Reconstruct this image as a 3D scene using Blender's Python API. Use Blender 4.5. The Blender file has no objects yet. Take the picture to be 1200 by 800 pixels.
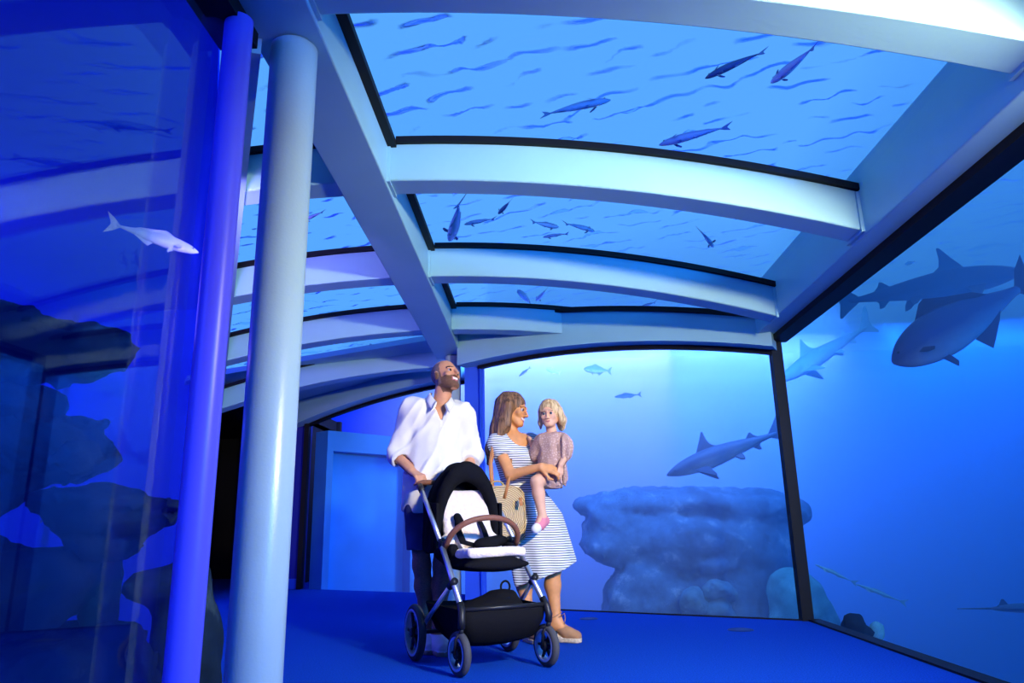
import bpy, bmesh, math, random
import numpy as np
from mathutils import Vector, Matrix

sc = bpy.context.scene
col = sc.collection

# ------------------------------------------------------------------ camera
CAM_H, CAM_F = 0.73, 838.0
TILT, ROLL, YAW = math.radians(14.6), math.radians(1.2), math.radians(2.3)


def make_camera():
    rt = Vector((1, 0, 0))
    dn = Vector((0, math.sin(TILT), -math.cos(TILT)))
    fw = Vector((0, math.cos(TILT), math.sin(TILT)))
    c, s = math.cos(ROLL), math.sin(ROLL)
    cx, cy, cz = rt * c + dn * s, rt * s - dn * c, -fw
    m = Matrix((cx, cy, cz)).transposed()
    m = Matrix.Rotation(YAW, 3, 'Z') @ m
    cam = bpy.data.cameras.new('camera')
    cam.sensor_width = 36.0
    cam.lens = CAM_F / 1200 * 36.0
    cam.clip_start, cam.clip_end = 0.05, 100
    o = bpy.data.objects.new('camera', cam)
    o.matrix_world = Matrix.Translation((0, 0, CAM_H)) @ m.to_4x4()
    col.objects.link(o)
    sc.camera = o


make_camera()

# ------------------------------------------------------------------ world, lamps, exposure
world = bpy.data.worlds.new('hall_above_the_tank')
sc.world = world
world.use_nodes = True
bg = world.node_tree.nodes['Background']
bg.inputs['Color'].default_value = (0.13, 0.46, 1.10, 1)
bg.inputs['Strength'].default_value = 1.0

sc.view_settings.view_transform = 'Standard'
sc.view_settings.look = 'None'
sc.view_settings.exposure = 0.0
sc.view_settings.gamma = 1.0
sc.view_settings.use_curve_mapping = False
sc.cycles.use_denoising = True
sc.cycles.max_bounces = 10
sc.cycles.diffuse_bounces = 4
sc.cycles.volume_bounces = 0
sc.cycles.transparent_max_bounces = 24
sc.cycles.sample_clamp_indirect = 6.0
sc.cycles.caustics_refractive = False


def aim(o, target):
    d = Vector(target) - o.location
    o.rotation_euler = d.to_track_quat('-Z', 'Y').to_euler()


def area_light(name, loc, target, size, power, color, sy=None, spread=180):
    l = bpy.data.lights.new(name, 'AREA')
    l.energy, l.color, l.size = power, color, size
    if sy:
        l.shape, l.size_y = 'RECTANGLE', sy
    l.spread = math.radians(spread)
    o = bpy.data.objects.new(name, l)
    o.location = loc
    aim(o, target)
    col.objects.link(o)
    return o


def spot_light(name, loc, target, power, color, cone, blend, radius):
    l = bpy.data.lights.new(name, 'SPOT')
    l.energy, l.color = power, color
    l.spot_size, l.spot_blend, l.shadow_soft_size = math.radians(cone), blend, radius
    o = bpy.data.objects.new(name, l)
    o.location = loc
    aim(o, target)
    col.objects.link(o)
    return o


# the photographer's strobe, right of the camera beside the glass
spot_light('strobe_lamp', (1.86, 1.15, 2.17), (-0.25, 4.9, 1.10), 1220, (1.0, 0.91, 0.70), 94, 1.0, 0.12)
# added unseen fill lights in the tank, brightening far walls and water
area_light('tank_fill_light', (6.0, -2.5, 3.3), (8.0, 9.0, 0.5), 3.0, 4500, (0.02, 0.24, 1.0), 1.0)
area_light('tank_fill_light', (7.6, 10.4, 3.4), (7.6, 14.6, 0.8), 5.0, 2400, (0.02, 0.18, 1.0), 0.5)
area_light('tank_fill_light', (1.6, 10.9, 3.4), (1.6, 14.6, 0.8), 6.0, 2200, (0.36, 0.36, 1.0), 0.5)
area_light('tank_fill_light', (1.3, 7.78, 2.90), (1.6, 11.0, 0.2), 4.0, 300, (0.12, 0.30, 1.0), 0.5)
# added deep blue and violet fill lights, unseen, for the left tank
area_light('tank_fill_light', (-5.0, -2.5, 3.2), (-5.0, 7.0, 0.6), 2.0, 1000, (0.03, 0.06, 1.0), 1.0)
area_light('tank_fill_light', (-7.6, 6.4, 3.2), (-5.6, 8.9, 1.0), 1.5, 350, (0.05, 0.08, 1.0), 0.5)
area_light('tank_fill_light', (-5.4, 4.9, 2.9), (-1.6, 5.6, 2.2), 1.0, 50, (0.28, 0.14, 1.0), 0.5)
# added violet fill for the side bay beams, hidden behind the slim post
area_light('violet_fill', (-1.565, 3.30, 2.30), (-2.3, 6.0, 2.42), 0.06, 15, (0.42, 0.26, 1.0), 0.3, 84)

# ------------------------------------------------------------------ materials
MATS = {}


def mat(name, color=(0.8, 0.8, 0.8), rough=0.6, metal=0.0, spec=0.3, emit=None, noise=None, bump=None,
        sheen=0.0, coat=0.0):
    """procedural principled material; noise=(scale, amount) mottles the colour, bump=(scale, strength)"""
    if name in MATS:
        return MATS[name]
    m = bpy.data.materials.new(name)
    m.use_nodes = True
    nt = m.node_tree
    b = nt.nodes['Principled BSDF']
    b.inputs['Base Color'].default_value = (*color, 1)
    b.inputs['Roughness'].default_value = rough
    b.inputs['Metallic'].default_value = metal
    b.inputs['Specular IOR Level'].default_value = spec
    b.inputs['Sheen Weight'].default_value = sheen
    b.inputs['Coat Weight'].default_value = coat
    if noise or bump:
        tc = nt.nodes.new('ShaderNodeTexCoord')
    if noise:
        n = nt.nodes.new('ShaderNodeTexNoise')
        n.inputs['Scale'].default_value = noise[0]
        n.inputs['Detail'].default_value = 5
        nt.links.new(tc.outputs['Object'], n.inputs['Vector'])
        r = nt.nodes.new('ShaderNodeValToRGB')
        a = noise[1]
        r.color_ramp.elements[0].position = 0.3
        r.color_ramp.elements[1].position = 0.7
        r.color_ramp.elements[0].color = (*[c * (1 - a) for c in color], 1)
        r.color_ramp.elements[1].color = (*[min(1, c * (1 + a)) for c in color], 1)
        nt.links.new(n.outputs['Fac'], r.inputs['Fac'])
        nt.links.new(r.outputs['Color'], b.inputs['Base Color'])
    if bump:
        n2 = nt.nodes.new('ShaderNodeTexNoise')
        n2.inputs['Scale'].default_value = bump[0]
        n2.inputs['Detail'].default_value = 4
        nt.links.new(tc.outputs['Object'], n2.inputs['Vector'])
        bp = nt.nodes.new('ShaderNodeBump')
        bp.inputs['Strength'].default_value = bump[1]
        bp.inputs['Distance'].default_value = 0.01
        nt.links.new(n2.outputs['Fac'], bp.inputs['Height'])
        nt.links.new(bp.outputs['Normal'], b.inputs['Normal'])
    MATS[name] = m
    return m


def clear_mat(name, tint):
    m = bpy.data.materials.new(name)
    m.use_nodes = True
    nt = m.node_tree
    nt.nodes.remove(nt.nodes['Principled BSDF'])
    tr = nt.nodes.new('ShaderNodeBsdfTransparent')
    tr.inputs['Color'].default_value = (*tint, 1)
    nt.links.new(tr.outputs[0], nt.nodes['Material Output'].inputs['Surface'])
    MATS[name] = m
    return m


def glass_mat(name, tint, ior, rough=0.0):
    m = bpy.data.materials.new(name)
    m.use_nodes = True
    nt = m.node_tree
    nt.nodes.remove(nt.nodes['Principled BSDF'])
    out = nt.nodes['Material Output']
    tr = nt.nodes.new('ShaderNodeBsdfTransparent')
    tr.inputs['Color'].default_value = (*tint, 1)
    gl = nt.nodes.new('ShaderNodeBsdfGlossy')
    gl.inputs['Roughness'].default_value = rough
    fr = nt.nodes.new('ShaderNodeFresnel')
    # both faces of a pane reflect like its outer face: the index is inverted on back faces
    ge = nt.nodes.new('ShaderNodeNewGeometry')
    ma = nt.nodes.new('ShaderNodeMath')
    ma.operation = 'MULTIPLY_ADD'
    ma.inputs[1].default_value = 1 / ior - ior
    ma.inputs[2].default_value = ior
    nt.links.new(ge.outputs['Backfacing'], ma.inputs[0])
    nt.links.new(ma.outputs[0], fr.inputs['IOR'])
    mx = nt.nodes.new('ShaderNodeMixShader')
    nt.links.new(fr.outputs['Fac'], mx.inputs['Fac'])
    nt.links.new(tr.outputs[0], mx.inputs[1])
    nt.links.new(gl.outputs[0], mx.inputs[2])
    nt.links.new(mx.outputs[0], out.inputs['Surface'])
    MATS[name] = m
    return m


# ------------------------------------------------------------------ object helpers
def tag(o, label=None, cat=None, group=None, kind=None):
    for k, v in (('label', label), ('category', cat), ('group', group), ('kind', kind)):
        if v:
            o[k] = v
    return o


def empty(name, loc=(0, 0, 0), rz=0.0, parent=None):
    o = bpy.data.objects.new(name, None)
    o.empty_display_size = 0.1
    o.location = loc
    o.rotation_euler = (0, 0, rz)
    if parent:
        o.parent = parent
    col.objects.link(o)
    return o


def obj(name, verts, faces, material, parent=None, smooth=False, mats=None, midx=None):
    me = bpy.data.meshes.new(name)
    me.from_pydata([tuple(map(float, v)) for v in verts], [], [tuple(map(int, f)) for f in faces])
    for m in (mats or [material]):
        me.materials.append(m)
    if midx is not None:
        me.polygons.foreach_set('material_index', np.asarray(midx, dtype=np.int32))
    if smooth:
        me.polygons.foreach_set('use_smooth', np.ones(len(me.polygons), dtype=bool))
    me.update()
    o = bpy.data.objects.new(name, me)
    if parent:
        o.parent = parent
    col.objects.link(o)
    return o


class MB:
    """collects boxes, bars, tubes, lathes into one mesh"""
    def __init__(s):
        s.v, s.f = [], []

    def add(s, v, f):
        n = len(s.v)
        s.v += [tuple(map(float, p)) for p in v]
        s.f += [tuple(i + n for i in q) for q in f]
        return s

    def hexa(s, p):  # 8 corners: bottom 4 ccw, top 4 ccw
        return s.add(p, [(3, 2, 1, 0), (4, 5, 6, 7), (0, 1, 5, 4), (1, 2, 6, 5), (2, 3, 7, 6), (3, 0, 4, 7)])

    def box(s, a, b):
        (x0, y0, z0), (x1, y1, z1) = a, b
        return s.hexa([(x0, y0, z0), (x1, y0, z0), (x1, y1, z0), (x0, y1, z0),
                       (x0, y0, z1), (x1, y0, z1), (x1, y1, z1), (x0, y1, z1)])

    def slab(s, a, b, t, z0, z1):
        """upright slab on the plan line a-b, thickness t to the left of a->b; z may be (za, zb)"""
        a, b = np.array(a, float), np.array(b, float)
        d = (b - a) / np.linalg.norm(b - a)
        n = np.array([-d[1], d[0]]) * t
        z0 = z0 if isinstance(z0, tuple) else (z0, z0)
        z1 = z1 if isinstance(z1, tuple) else (z1, z1)
        q = [a, b, b + n, a + n]
        zi = [0, 1, 1, 0]
        return s.hexa([(*p, z0[i]) for p, i in zip(q, zi)] + [(*p, z1[i]) for p, i in zip(q, zi)])

    def tube(s, pts, r, n=10, cap=True, flat=1.0):
        pts = [np.array(p, float) for p in pts]
        m = len(pts)
        r = [r] * m if np.isscalar(r) else list(r)
        tang = []
        for i in range(m):
            t = pts[min(i + 1, m - 1)] - pts[max(i - 1, 0)]
            tang.append(t / (np.linalg.norm(t) + 1e-12))
        u = np.cross(tang[0], [0, 0, 1.0])
        if np.linalg.norm(u) < 1e-3:
            u = np.cross(tang[0], [0, 1.0, 0])
        u /= np.linalg.norm(u)
        V = []
        for i in range(m):
            u = u - tang[i] * (u @ tang[i])
            u /= np.linalg.norm(u)
            w = np.cross(tang[i], u)
            for k in range(n):
                a = 2 * math.pi * k / n
                V.append(pts[i] + r[i] * (math.cos(a) * u + flat * math.sin(a) * w))
        F = []
        for i in range(m - 1):
            for k in range(n):
                F.append((i * n + k, i * n + (k + 1) % n, (i + 1) * n + (k + 1) % n, (i + 1) * n + k))
        if cap:
            F.append(tuple(range(n - 1, -1, -1)))
            F.append(tuple((m - 1) * n + k for k in range(n)))
        return s.add(V, F)

    def lathe(s, prof, n=24, center=(0, 0, 0), axis='z'):
        """prof: list of (radius, height)"""
        V, F = [], []
        for (r, h) in prof:
            for k in range(n):
                a = 2 * math.pi * k / n
                p = (r * math.cos(a), r * math.sin(a), h)
                if axis == 'x':
                    p = (h, r * math.cos(a), r * math.sin(a))
                elif axis == 'y':
                    p = (r * math.sin(a), h, r * math.cos(a))
                V.append((p[0] + center[0], p[1] + center[1], p[2] + center[2]))
        for i in range(len(prof) - 1):
            for k in range(n):
                F.append((i * n + k, i * n + (k + 1) % n, (i + 1) * n + (k + 1) % n, (i + 1) * n + k))
        return s.add(V, F)

    def build(s, name, material, parent=None, smooth=False, loc=None):
        o = obj(name, s.v, s.f, material, parent, smooth)
        if loc:
            o.location = loc
        return o


def auto_smooth(o, angle=40):
    me = o.data
    me.polygons.foreach_set('use_smooth', np.ones(len(me.polygons), dtype=bool))
    bm = bmesh.new()
    bm.from_mesh(me)
    for e in bm.edges:
        if len(e.link_faces) == 2 and e.calc_face_angle(0) > math.radians(angle):
            e.smooth = False
    bm.to_mesh(me)
    bm.free()
    return o


def bevel(o, w, seg=2):
    m = o.modifiers.new('bevel', 'BEVEL')
    m.width, m.segments, m.limit_method = w, seg, 'ANGLE'
    m.angle_limit = math.radians(35)
    return o


# ---- implicit surfaces: distance fields meshed with surface nets
def surface_net(f, lo, hi, h):
    lo, hi = np.array(lo, float), np.array(hi, float)
    n = np.maximum(np.ceil((hi - lo) / h).astype(int) + 1, 3)
    ax = [lo[i] + h * np.arange(n[i]) for i in range(3)]
    # coarse pass, then the fine values only near the surface
    st = 4
    cax = [a[::st] + h * (st - 1) / 2 for a in ax]
    X, Y, Z = np.meshgrid(*cax, indexing='ij')
    Vc = f(np.stack([X.ravel(), Y.ravel(), Z.ravel()], 1)).reshape(X.shape).astype(np.float32)
    V = np.repeat(np.repeat(np.repeat(Vc, st, 0), st, 1), st, 2)[:n[0], :n[1], :n[2]].copy()
    near = np.argwhere(np.abs(V) < h * 6)
    for i in range(0, len(near), 300000):
        g = near[i:i + 300000]
        V[g[:, 0], g[:, 1], g[:, 2]] = f(lo + h * g)
    S = V < 0
    c = [n[i] - 1 for i in range(3)]
    cnt = np.zeros(c, np.int8)
    acc = np.zeros((*c, 3), np.float32)
    num = np.zeros(c, np.float32)
    offs = [(a, b, d) for a in (0, 1) for b in (0, 1) for d in (0, 1)]

    def sub(A, o):
        return A[o[0]:o[0] + c[0], o[1]:o[1] + c[1], o[2]:o[2] + c[2]]
    for o in offs:
        cnt += sub(S, o)
    act = (cnt > 0) & (cnt < 8)
    idx = np.argwhere(act)
    if len(idx) == 0:
        return np.zeros((0, 3)), np.zeros((0, 4), int)
    I, J, K = idx.T
    pos = np.zeros((len(idx), 3))
    num = np.zeros(len(idx))
    for axn in range(3):
        for o in offs:
            if o[axn]:
                continue
            o2 = list(o); o2[axn] = 1
            a = V[I + o[0], J + o[1], K + o[2]]
            b = V[I + o2[0], J + o2[1], K + o2[2]]
            m = (a < 0) != (b < 0)
            t = np.where(m, a / np.where(m, a - b, 1), 0)
            p = np.tile(np.array(o, float), (len(idx), 1))
            p[:, axn] = t
            pos[m] += p[m]
            num += m
    pos /= num[:, None]
    verts = lo + h * (idx + pos)
    lut = -np.ones(c, int)
    lut[I, J, K] = np.arange(len(idx))
    faces = []
    for axn in range(3):
        o2 = [0, 0, 0]; o2[axn] = 1
        A = S[:n[0] - o2[0], :n[1] - o2[1], :n[2] - o2[2]]
        B = S[o2[0]:, o2[1]:, o2[2]:]
        e = np.argwhere(A != B)
        u, w = [(1, 2), (2, 0), (0, 1)][axn]
        ok = (e[:, u] > 0) & (e[:, w] > 0) & (e[:, u] < n[u] - 1) & (e[:, w] < n[w] - 1)
        e = e[ok]
        q = []
        for du, dw in ((-1, -1), (0, -1), (0, 0), (-1, 0)):
            g = e.copy(); g[:, u] += du; g[:, w] += dw
            q.append(lut[g[:, 0], g[:, 1], g[:, 2]])
        q = np.stack(q, 1)
        fl = A[e[:, 0], e[:, 1], e[:, 2]]
        q[~fl] = q[~fl][:, ::-1]
        faces.append(q)
    faces = np.concatenate(faces)
    faces = faces[(faces >= 0).all(1)]
    return verts, faces


def smin(a, b, k):
    if k <= 0:
        return np.minimum(a, b)
    h = np.maximum(k - np.abs(a - b), 0) / k
    return np.minimum(a, b) - h * h * k * 0.25


def cap(P, a, b, r1, r2=None):
    a, b = np.asarray(a, float), np.asarray(b, float)
    r2 = r1 if r2 is None else r2
    d = b - a
    t = np.clip(((P - a) @ d) / (d @ d + 1e-12), 0, 1)
    return np.linalg.norm(P - a - t[:, None] * d, axis=1) - (r1 + (r2 - r1) * t)


def ell(P, c, r, R=None):
    q = P - np.asarray(c, float)
    if R is not None:
        q = q @ R           # R: columns are the ellipsoid axes
    r = np.asarray(r, float)
    k0 = np.linalg.norm(q / r, axis=1)
    k1 = np.linalg.norm(q / (r * r), axis=1) + 1e-9
    return k0 * (k0 - 1) / k1


def rotm(ax=0, ay=0, az=0):
    return np.array(Matrix.Rotation(math.radians(az), 3, 'Z') @ Matrix.Rotation(math.radians(ay), 3, 'Y')
                    @ Matrix.Rotation(math.radians(ax), 3, 'X'))


def vnoise(P, seed=0, scale=1.0):
    """cheap smooth pseudo-noise in about [-1, 1]"""
    rng = np.random.default_rng(seed)
    o = np.zeros(len(P))
    for k in range(6):
        w = rng.normal(size=3)
        w *= scale * (1.0 + 0.5 * k) / np.linalg.norm(w)
        o += np.sin(P @ w + rng.uniform(0, 6.28)) / (1 + 0.35 * k)
    return o / 3.0
# ================================================================== the setting
M_PAINT = mat('beam_paint', (0.29, 0.55, 0.58), 0.45, spec=0.35, noise=(3, 0.03), bump=(60, 0.05))
M_COLUMN = mat('column_paint', (0.38, 0.51, 0.47), 0.30, spec=0.5, noise=(4, 0.03), bump=(90, 0.08))
M_POST = mat('post_paint', (0.16, 0.13, 0.70), 0.35, spec=0.4)
M_RUBBER = mat('black_rubber', (0.006, 0.006, 0.007), 0.6, spec=0.2)
M_GLASS = clear_mat('acrylic_glass', (0.95, 0.975, 1.0))
M_GLASS_SIDE = glass_mat('acrylic_glass_near', (0.85, 0.92, 1.0), 1.45)
M_BLUEWALL = mat('blue_wall_paint', (0.02, 0.10, 0.62), 0.7, noise=(2, 0.06))
M_NAVY = mat('navy_wall_paint', (0.010, 0.016, 0.28), 0.7, noise=(2, 0.08))
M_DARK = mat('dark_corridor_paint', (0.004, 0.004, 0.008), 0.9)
M_TANK = mat('tank_wall_blue', (0.16, 0.36, 0.95), 0.95, spec=0.0, noise=(0.5, 0.05))
M_TANK_LEFT = mat('tank_wall_deep_blue', (0.02, 0.08, 0.85), 0.95, spec=0.0, noise=(0.5, 0.05))
M_SAND = mat('tank_sand', (0.20, 0.36, 0.75), 0.95, spec=0.0, noise=(1.2, 0.2))


def carpet_mat():
    m = mat('blue_carpet', (0.004, 0.06, 0.42), 0.95, spec=0.05, noise=(130, 0.35), bump=(260, 0.7))
    return m


M_CARPET = carpet_mat()


def zb(x, y):          # underside of the roof arches
    return 2.68 - 0.055 * (x + 0.95) ** 2 - 0.03 * (y - 3.72)


XR = 1.965             # face of the right glass wall
C0 = np.array([1.965, 5.912])            # corner of right and back glass
BD = np.array([-0.8819, 0.4714])         # plan direction of the back glass
C1 = C0 + BD * 2.93                      # left end of the back glass
E0 = np.array([-3.28, 9.90])             # left pane of the side bay
E1 = np.array([-0.92, 8.62])
G0 = np.array([-1.15, 2.30])             # end of the near left glass
G1 = np.array([-4.10, 8.62])             # slanting glass of the side bay

# ---- floor (carpet) following the plan of the walkway
floor_plan = [(XR + .05, -3.2), (XR + .05, C0[1] + .02), (C1[0], C1[1] + .05), (E1[0], E1[1] + .05), (E0[0], E0[1] + .05),
              (-3.6, 10.2), (-3.6, 12.5), (-5.6, 12.5), (-5.6, 10.2), (G1[0] - .05, G1[1]), (G0[0] - .05, G0[1]), (-1.2, -3.2)]
n = len(floor_plan)
fv = [(x, y, 0.0) for x, y in floor_plan] + [(x, y, -0.12) for x, y in floor_plan]
ff = [tuple(range(n)), tuple(range(2 * n - 1, n - 1, -1))] + [(i, i + n, (i + 1) % n + n, (i + 1) % n) for i in range(n)]
o = obj('floor', fv, ff, M_CARPET)
tag(o, 'deep blue carpet floor of the walkway', kind='structure')

# ---- steel roof frame
roof = empty('ceiling')
tag(roof, 'pale blue steel arch roof with glass panes under water', kind='structure')
HB = 0.235             # height of the arches


def arch(y0, y1, x0, x1, name='arch_beam', n=26):
    V, F = [], []
    for i in range(n + 1):
        x = x0 + (x1 - x0) * i / n
        b = zb(x, y0)
        V += [(x, y0, b), (x, y1, b), (x, y1, b + HB), (x, y0, b + HB)]
    for i in range(n):
        for k in range(4):
            F.append((4 * i + k, 4 * i + (k + 1) % 4, 4 * i + 4 + (k + 1) % 4, 4 * i + 4 + k))
    F += [(3, 2, 1, 0), tuple(4 * n + k for k in range(4))]
    o = obj(name, V, F, M_PAINT, roof)
    auto_smooth(o)
    bevel(o, 0.008)
    return o


def arch_seal(y0, x0, x1, n=26):
    V, F = [], []
    for i in range(n + 1):
        x = x0 + (x1 - x0) * i / n
        b = zb(x, y0) + HB
        V += [(x, y0 - .028, b - .004), (x, y0 + .02, b - .004), (x, y0 + .02, b + .034), (x, y0 - .028, b + .034)]
    for i in range(n):
        for k in range(4):
            F.append((4 * i + k, 4 * i + (k + 1) % 4, 4 * i + 4 + (k + 1) % 4, 4 * i + 4 + k))
    F += [(3, 2, 1, 0), tuple(4 * n + k for k in range(4))]
    return auto_smooth(obj('seal', V, F, M_RUBBER, roof))


RX0, RX1 = -1.14, -0.85        # ridge beam
EX0, EX1 = 1.79, 1.99          # edge beam above the right glass
BW = 0.18
NAVE_Y = (-0.78, 0.72, 2.22, 3.72, 5.22)
SIDE_Y = (3.72, 5.22, 6.62, 8.05)


def diag_x(y):                 # slanting glass of the side bay
    return G0[0] + (y - G0[1]) * (G1[0] - G0[0]) / (G1[1] - G0[1])


for y in NAVE_Y:
    arch(y, y + BW, RX1, EX0)
    arch_seal(y, RX1 + .05, EX0)
    # end plates where the arch is bolted to the edge and ridge beams
    for x, s in ((EX0, -1), (RX1, 1)):
        b = zb(x, y)
        MB().box((min(x, x + s * .018), y - .016, b - .012), (max(x, x + s * .018), y + BW + .016, b + HB - .01)).build('end_plate', M_PAINT, roof)
arch(6.62, 6.62 + BW, RX1, 0.62)
arch_seal(6.62, RX1 + .05, 0.62)
for y in SIDE_Y:
    xl = diag_x(y) + .05 if y < 8 else -3.9
    xr = RX0 if y < 7.5 else -0.95
    arch(y, y + BW, xl, xr)
    arch_seal(y, xl, xr - .02)


def long_beam(x0, x1, ya, yb, name, fz, h):
    m = MB()
    m.hexa([(x0, ya, fz(ya)), (x1, ya, fz(ya)), (x1, yb, fz(yb)), (x0, yb, fz(yb)),
            (x0, ya, fz(ya) + h), (x1, ya, fz(ya) + h), (x1, yb, fz(yb) + h), (x0, yb, fz(yb) + h)])
    return bevel(m.build(name, M_PAINT, roof), 0.008)


fr = lambda y: 2.655 - 0.03 * (y - 3.72)
long_beam(RX0, RX1, -1.5, 7.62, 'ridge_beam', fr, .27)
long_beam(EX0, EX1, -3.0, 6.02, 'edge_beam', lambda y: 2.235, .40)
# black seals along the ridge
for xa, xb in ((RX1, RX1 + .05), (RX0 - .05, RX0)):
    m = MB()
    a, b = -1.5, 7.4
    m.hexa([(xa, a, fr(a) + .235), (xb, a, fr(a) + .235), (xb, b, fr(b) + .235), (xa, b, fr(b) + .235),
            (xa, a, fr(a) + .27), (xb, a, fr(a) + .27), (xb, b, fr(b) + .27), (xa, b, fr(b) + .27)])
    m.build('seal', M_RUBBER, roof)


# slanting end beams above the back glass and above the side-bay pane
def zD(x):
    return 2.405 - 0.07 * (x + 0.05) ** 2


def slant_beam(a, b, fz, h, t, name, material, n=20, off=0.0):
    a, b = np.array(a), np.array(b)
    d = (b - a) / np.linalg.norm(b - a)
    nn = np.array([-d[1], d[0]])
    V, F = [], []
    for i in range(n + 1):
        p = a + (b - a) * i / n + nn * off
        z = fz(p[0])
        hh = h(p[0]) if callable(h) else h
        q = p + nn * t
        V += [(p[0], p[1], z), (q[0], q[1], z), (q[0], q[1], z + hh), (p[0], p[1], z + hh)]
    for i in range(n):
        for k in range(4):
            F.append((4 * i + k, 4 * i + 4 + k, 4 * i + 4 + (k + 1) % 4, 4 * i + (k + 1) % 4))
    F += [(0, 1, 2, 3), tuple(4 * n + k for k in (3, 2, 1, 0))]
    return auto_smooth(obj(name, V, F, material, roof))


dS = C0 - BD * .02
dE = C0 + BD * 3.10
nD = np.array([-BD[1], BD[0]])           # towards the camera side
slant_beam(dS, dE, zD, lambda x: max(.18, zb(x, 6.4) + HB - zD(x) - .02), .20, 'end_beam', M_PAINT, off=.0)
slant_beam(dS, dE, lambda x: zb(x, 6.4) + HB - .02, .045, .23, 'seal', M_RUBBER)


def zE(x):
    return 2.50 - 0.055 * (x + 0.95) ** 2 + 0.0


eD = (E0 - E1) / np.linalg.norm(E0 - E1)
slant_beam(E1 - eD * .05, E0 + eD * .35, zE, .40, .20, 'end_beam', M_PAINT)


# roof panes of curved acrylic lying on the arches
def roof_pane(y0, y1, x0, x1, n=14):
    V, F = [], []
    for i in range(n + 1):
        x = x0 + (x1 - x0) * i / n
        za, zc = zb(x, y0) + HB + .034, zb(x, y1) + HB + .034
        V += [(x, y0, za), (x, y1, zc), (x, y1, zc + .05), (x, y0, za + .05)]
    for i in range(n):
        for k in range(4):
            F.append((4 * i + k, 4 * i + (k + 1) % 4, 4 * i + 4 + (k + 1) % 4, 4 * i + 4 + k))
    F += [(3, 2, 1, 0), tuple(4 * n + k for k in range(4))]
    return auto_smooth(obj('roof_pane', V, F, M_GLASS, roof))


ys = list(NAVE_Y) + [6.62]
for i in range(len(ys) - 1):
    roof_pane(ys[i] + .06, ys[i + 1] + .058, RX1 + .02, EX0 + .02)
ys = [2.3] + list(SIDE_Y)
for i in range(len(ys) - 1):
    roof_pane(ys[i] + .06, ys[i + 1] + .058, diag_x(ys[i + 1]) + .05, RX0 - .02)
# edge beam along the slanting glass of the side bay
V, F = [], []
for i in range(21):
    y = 2.45 + (8.5 - 2.45) * i / 20
    x = diag_x(y) + .02
    z = min(zb(x, y) - .02, 2.62)
    V += [(x, y, z), (x + .10, y + .03, z), (x + .10, y + .03, z + .30), (x, y, z + .30)]
for i in range(20):
    for k in range(4):
        F.append((4 * i + k, 4 * i + 4 + k, 4 * i + 4 + (k + 1) % 4, 4 * i + (k + 1) % 4))
F += [(0, 1, 2, 3), (83, 82, 81, 80)]
auto_smooth(obj('edge_beam', V, F, M_PAINT, roof))
# solid soffit plates behind the last arches
MB().add([(RX1, 6.72, 2.80), (0.7, 6.62, 2.68), (-0.75, 7.45, 2.74), (RX1, 7.5, 2.76),
          (RX1, 6.72, 2.84), (0.7, 6.62, 2.72), (-0.75, 7.45, 2.78), (RX1, 7.5, 2.80)],
         [(3, 2, 1, 0), (4, 5, 6, 7), (0, 1, 5, 4), (1, 2, 6, 5), (2, 3, 7, 6), (3, 0, 4, 7)]).build('soffit_plate', M_PAINT, roof)
MB().add([(-4.2, 8.15, 2.50), (-0.6, 7.45, 2.80), (-0.9, 8.9, 2.76), (-3.4, 10.3, 2.50), (-5.6, 10.3, 2.42),
          (-4.2, 8.15, 2.56), (-0.6, 7.45, 2.86), (-0.9, 8.9, 2.82), (-3.4, 10.3, 2.56), (-5.6, 10.3, 2.48)],
         [(4, 3, 2, 1, 0), (5, 6, 7, 8, 9)] + [(i, (i + 1) % 5, (i + 1) % 5 + 5, i + 5) for i in range(5)]
         ).build('soffit_plate', M_PAINT, roof)

# ---- right glass wall
w = empty('window_1')
tag(w, 'tall right-hand aquarium window with big fish behind it', kind='structure')
MB().box((XR + .02, -3.0, -.05), (XR + .09, C0[1] + .02, 2.25)).build('pane', M_GLASS, w)
MB().box((XR - .035, -3.0, 2.19), (XR + .10, C0[1], 2.236)).build('top_seal', M_RUBBER, w)
MB().box((XR + .005, -3.0, -.02), (XR + .10, C0[1], .012)).build('bottom_seal', M_RUBBER, w)
# ---- back glass wall
w = empty('window_2')
tag(w, 'large back aquarium window with a shark and a coral rock', kind='structure')
V, F = [], []
nb = 20
for i in range(nb + 1):
    p = C0 + BD * 2.93 * i / nb
    q = p - nD * -0.0
    z = zD(p[0]) + .02
    a, b = p - nD * .01, p - nD * .08
    V += [(a[0], a[1], -.05), (b[0], b[1], -.05), (b[0], b[1], z), (a[0], a[1], z)]
for i in range(nb):
    for k in range(4):
        F.append((4 * i + k, 4 * i + 4 + k, 4 * i + 4 + (k + 1) % 4, 4 * i + (k + 1) % 4))
F += [(0, 1, 2, 3), tuple(4 * nb + k for k in (3, 2, 1, 0))]
obj('pane', V, F, M_GLASS, w)
o = slant_beam(C0 - BD * .0, C0 + BD * 2.96, lambda x: zD(x) - .035, .037, .06, 'top_seal', M_RUBBER, off=-.03)
o.parent = w
MB().slab(C0, C1, .025, -.02, .010).build('bottom_seal', M_RUBBER, w)
MB().box((C0[0] - .035, C0[1] - .03, -.02), (C0[0] + .05, C0[1] + .06, 2.22)).build('corner_mullion', M_RUBBER, w)

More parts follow.
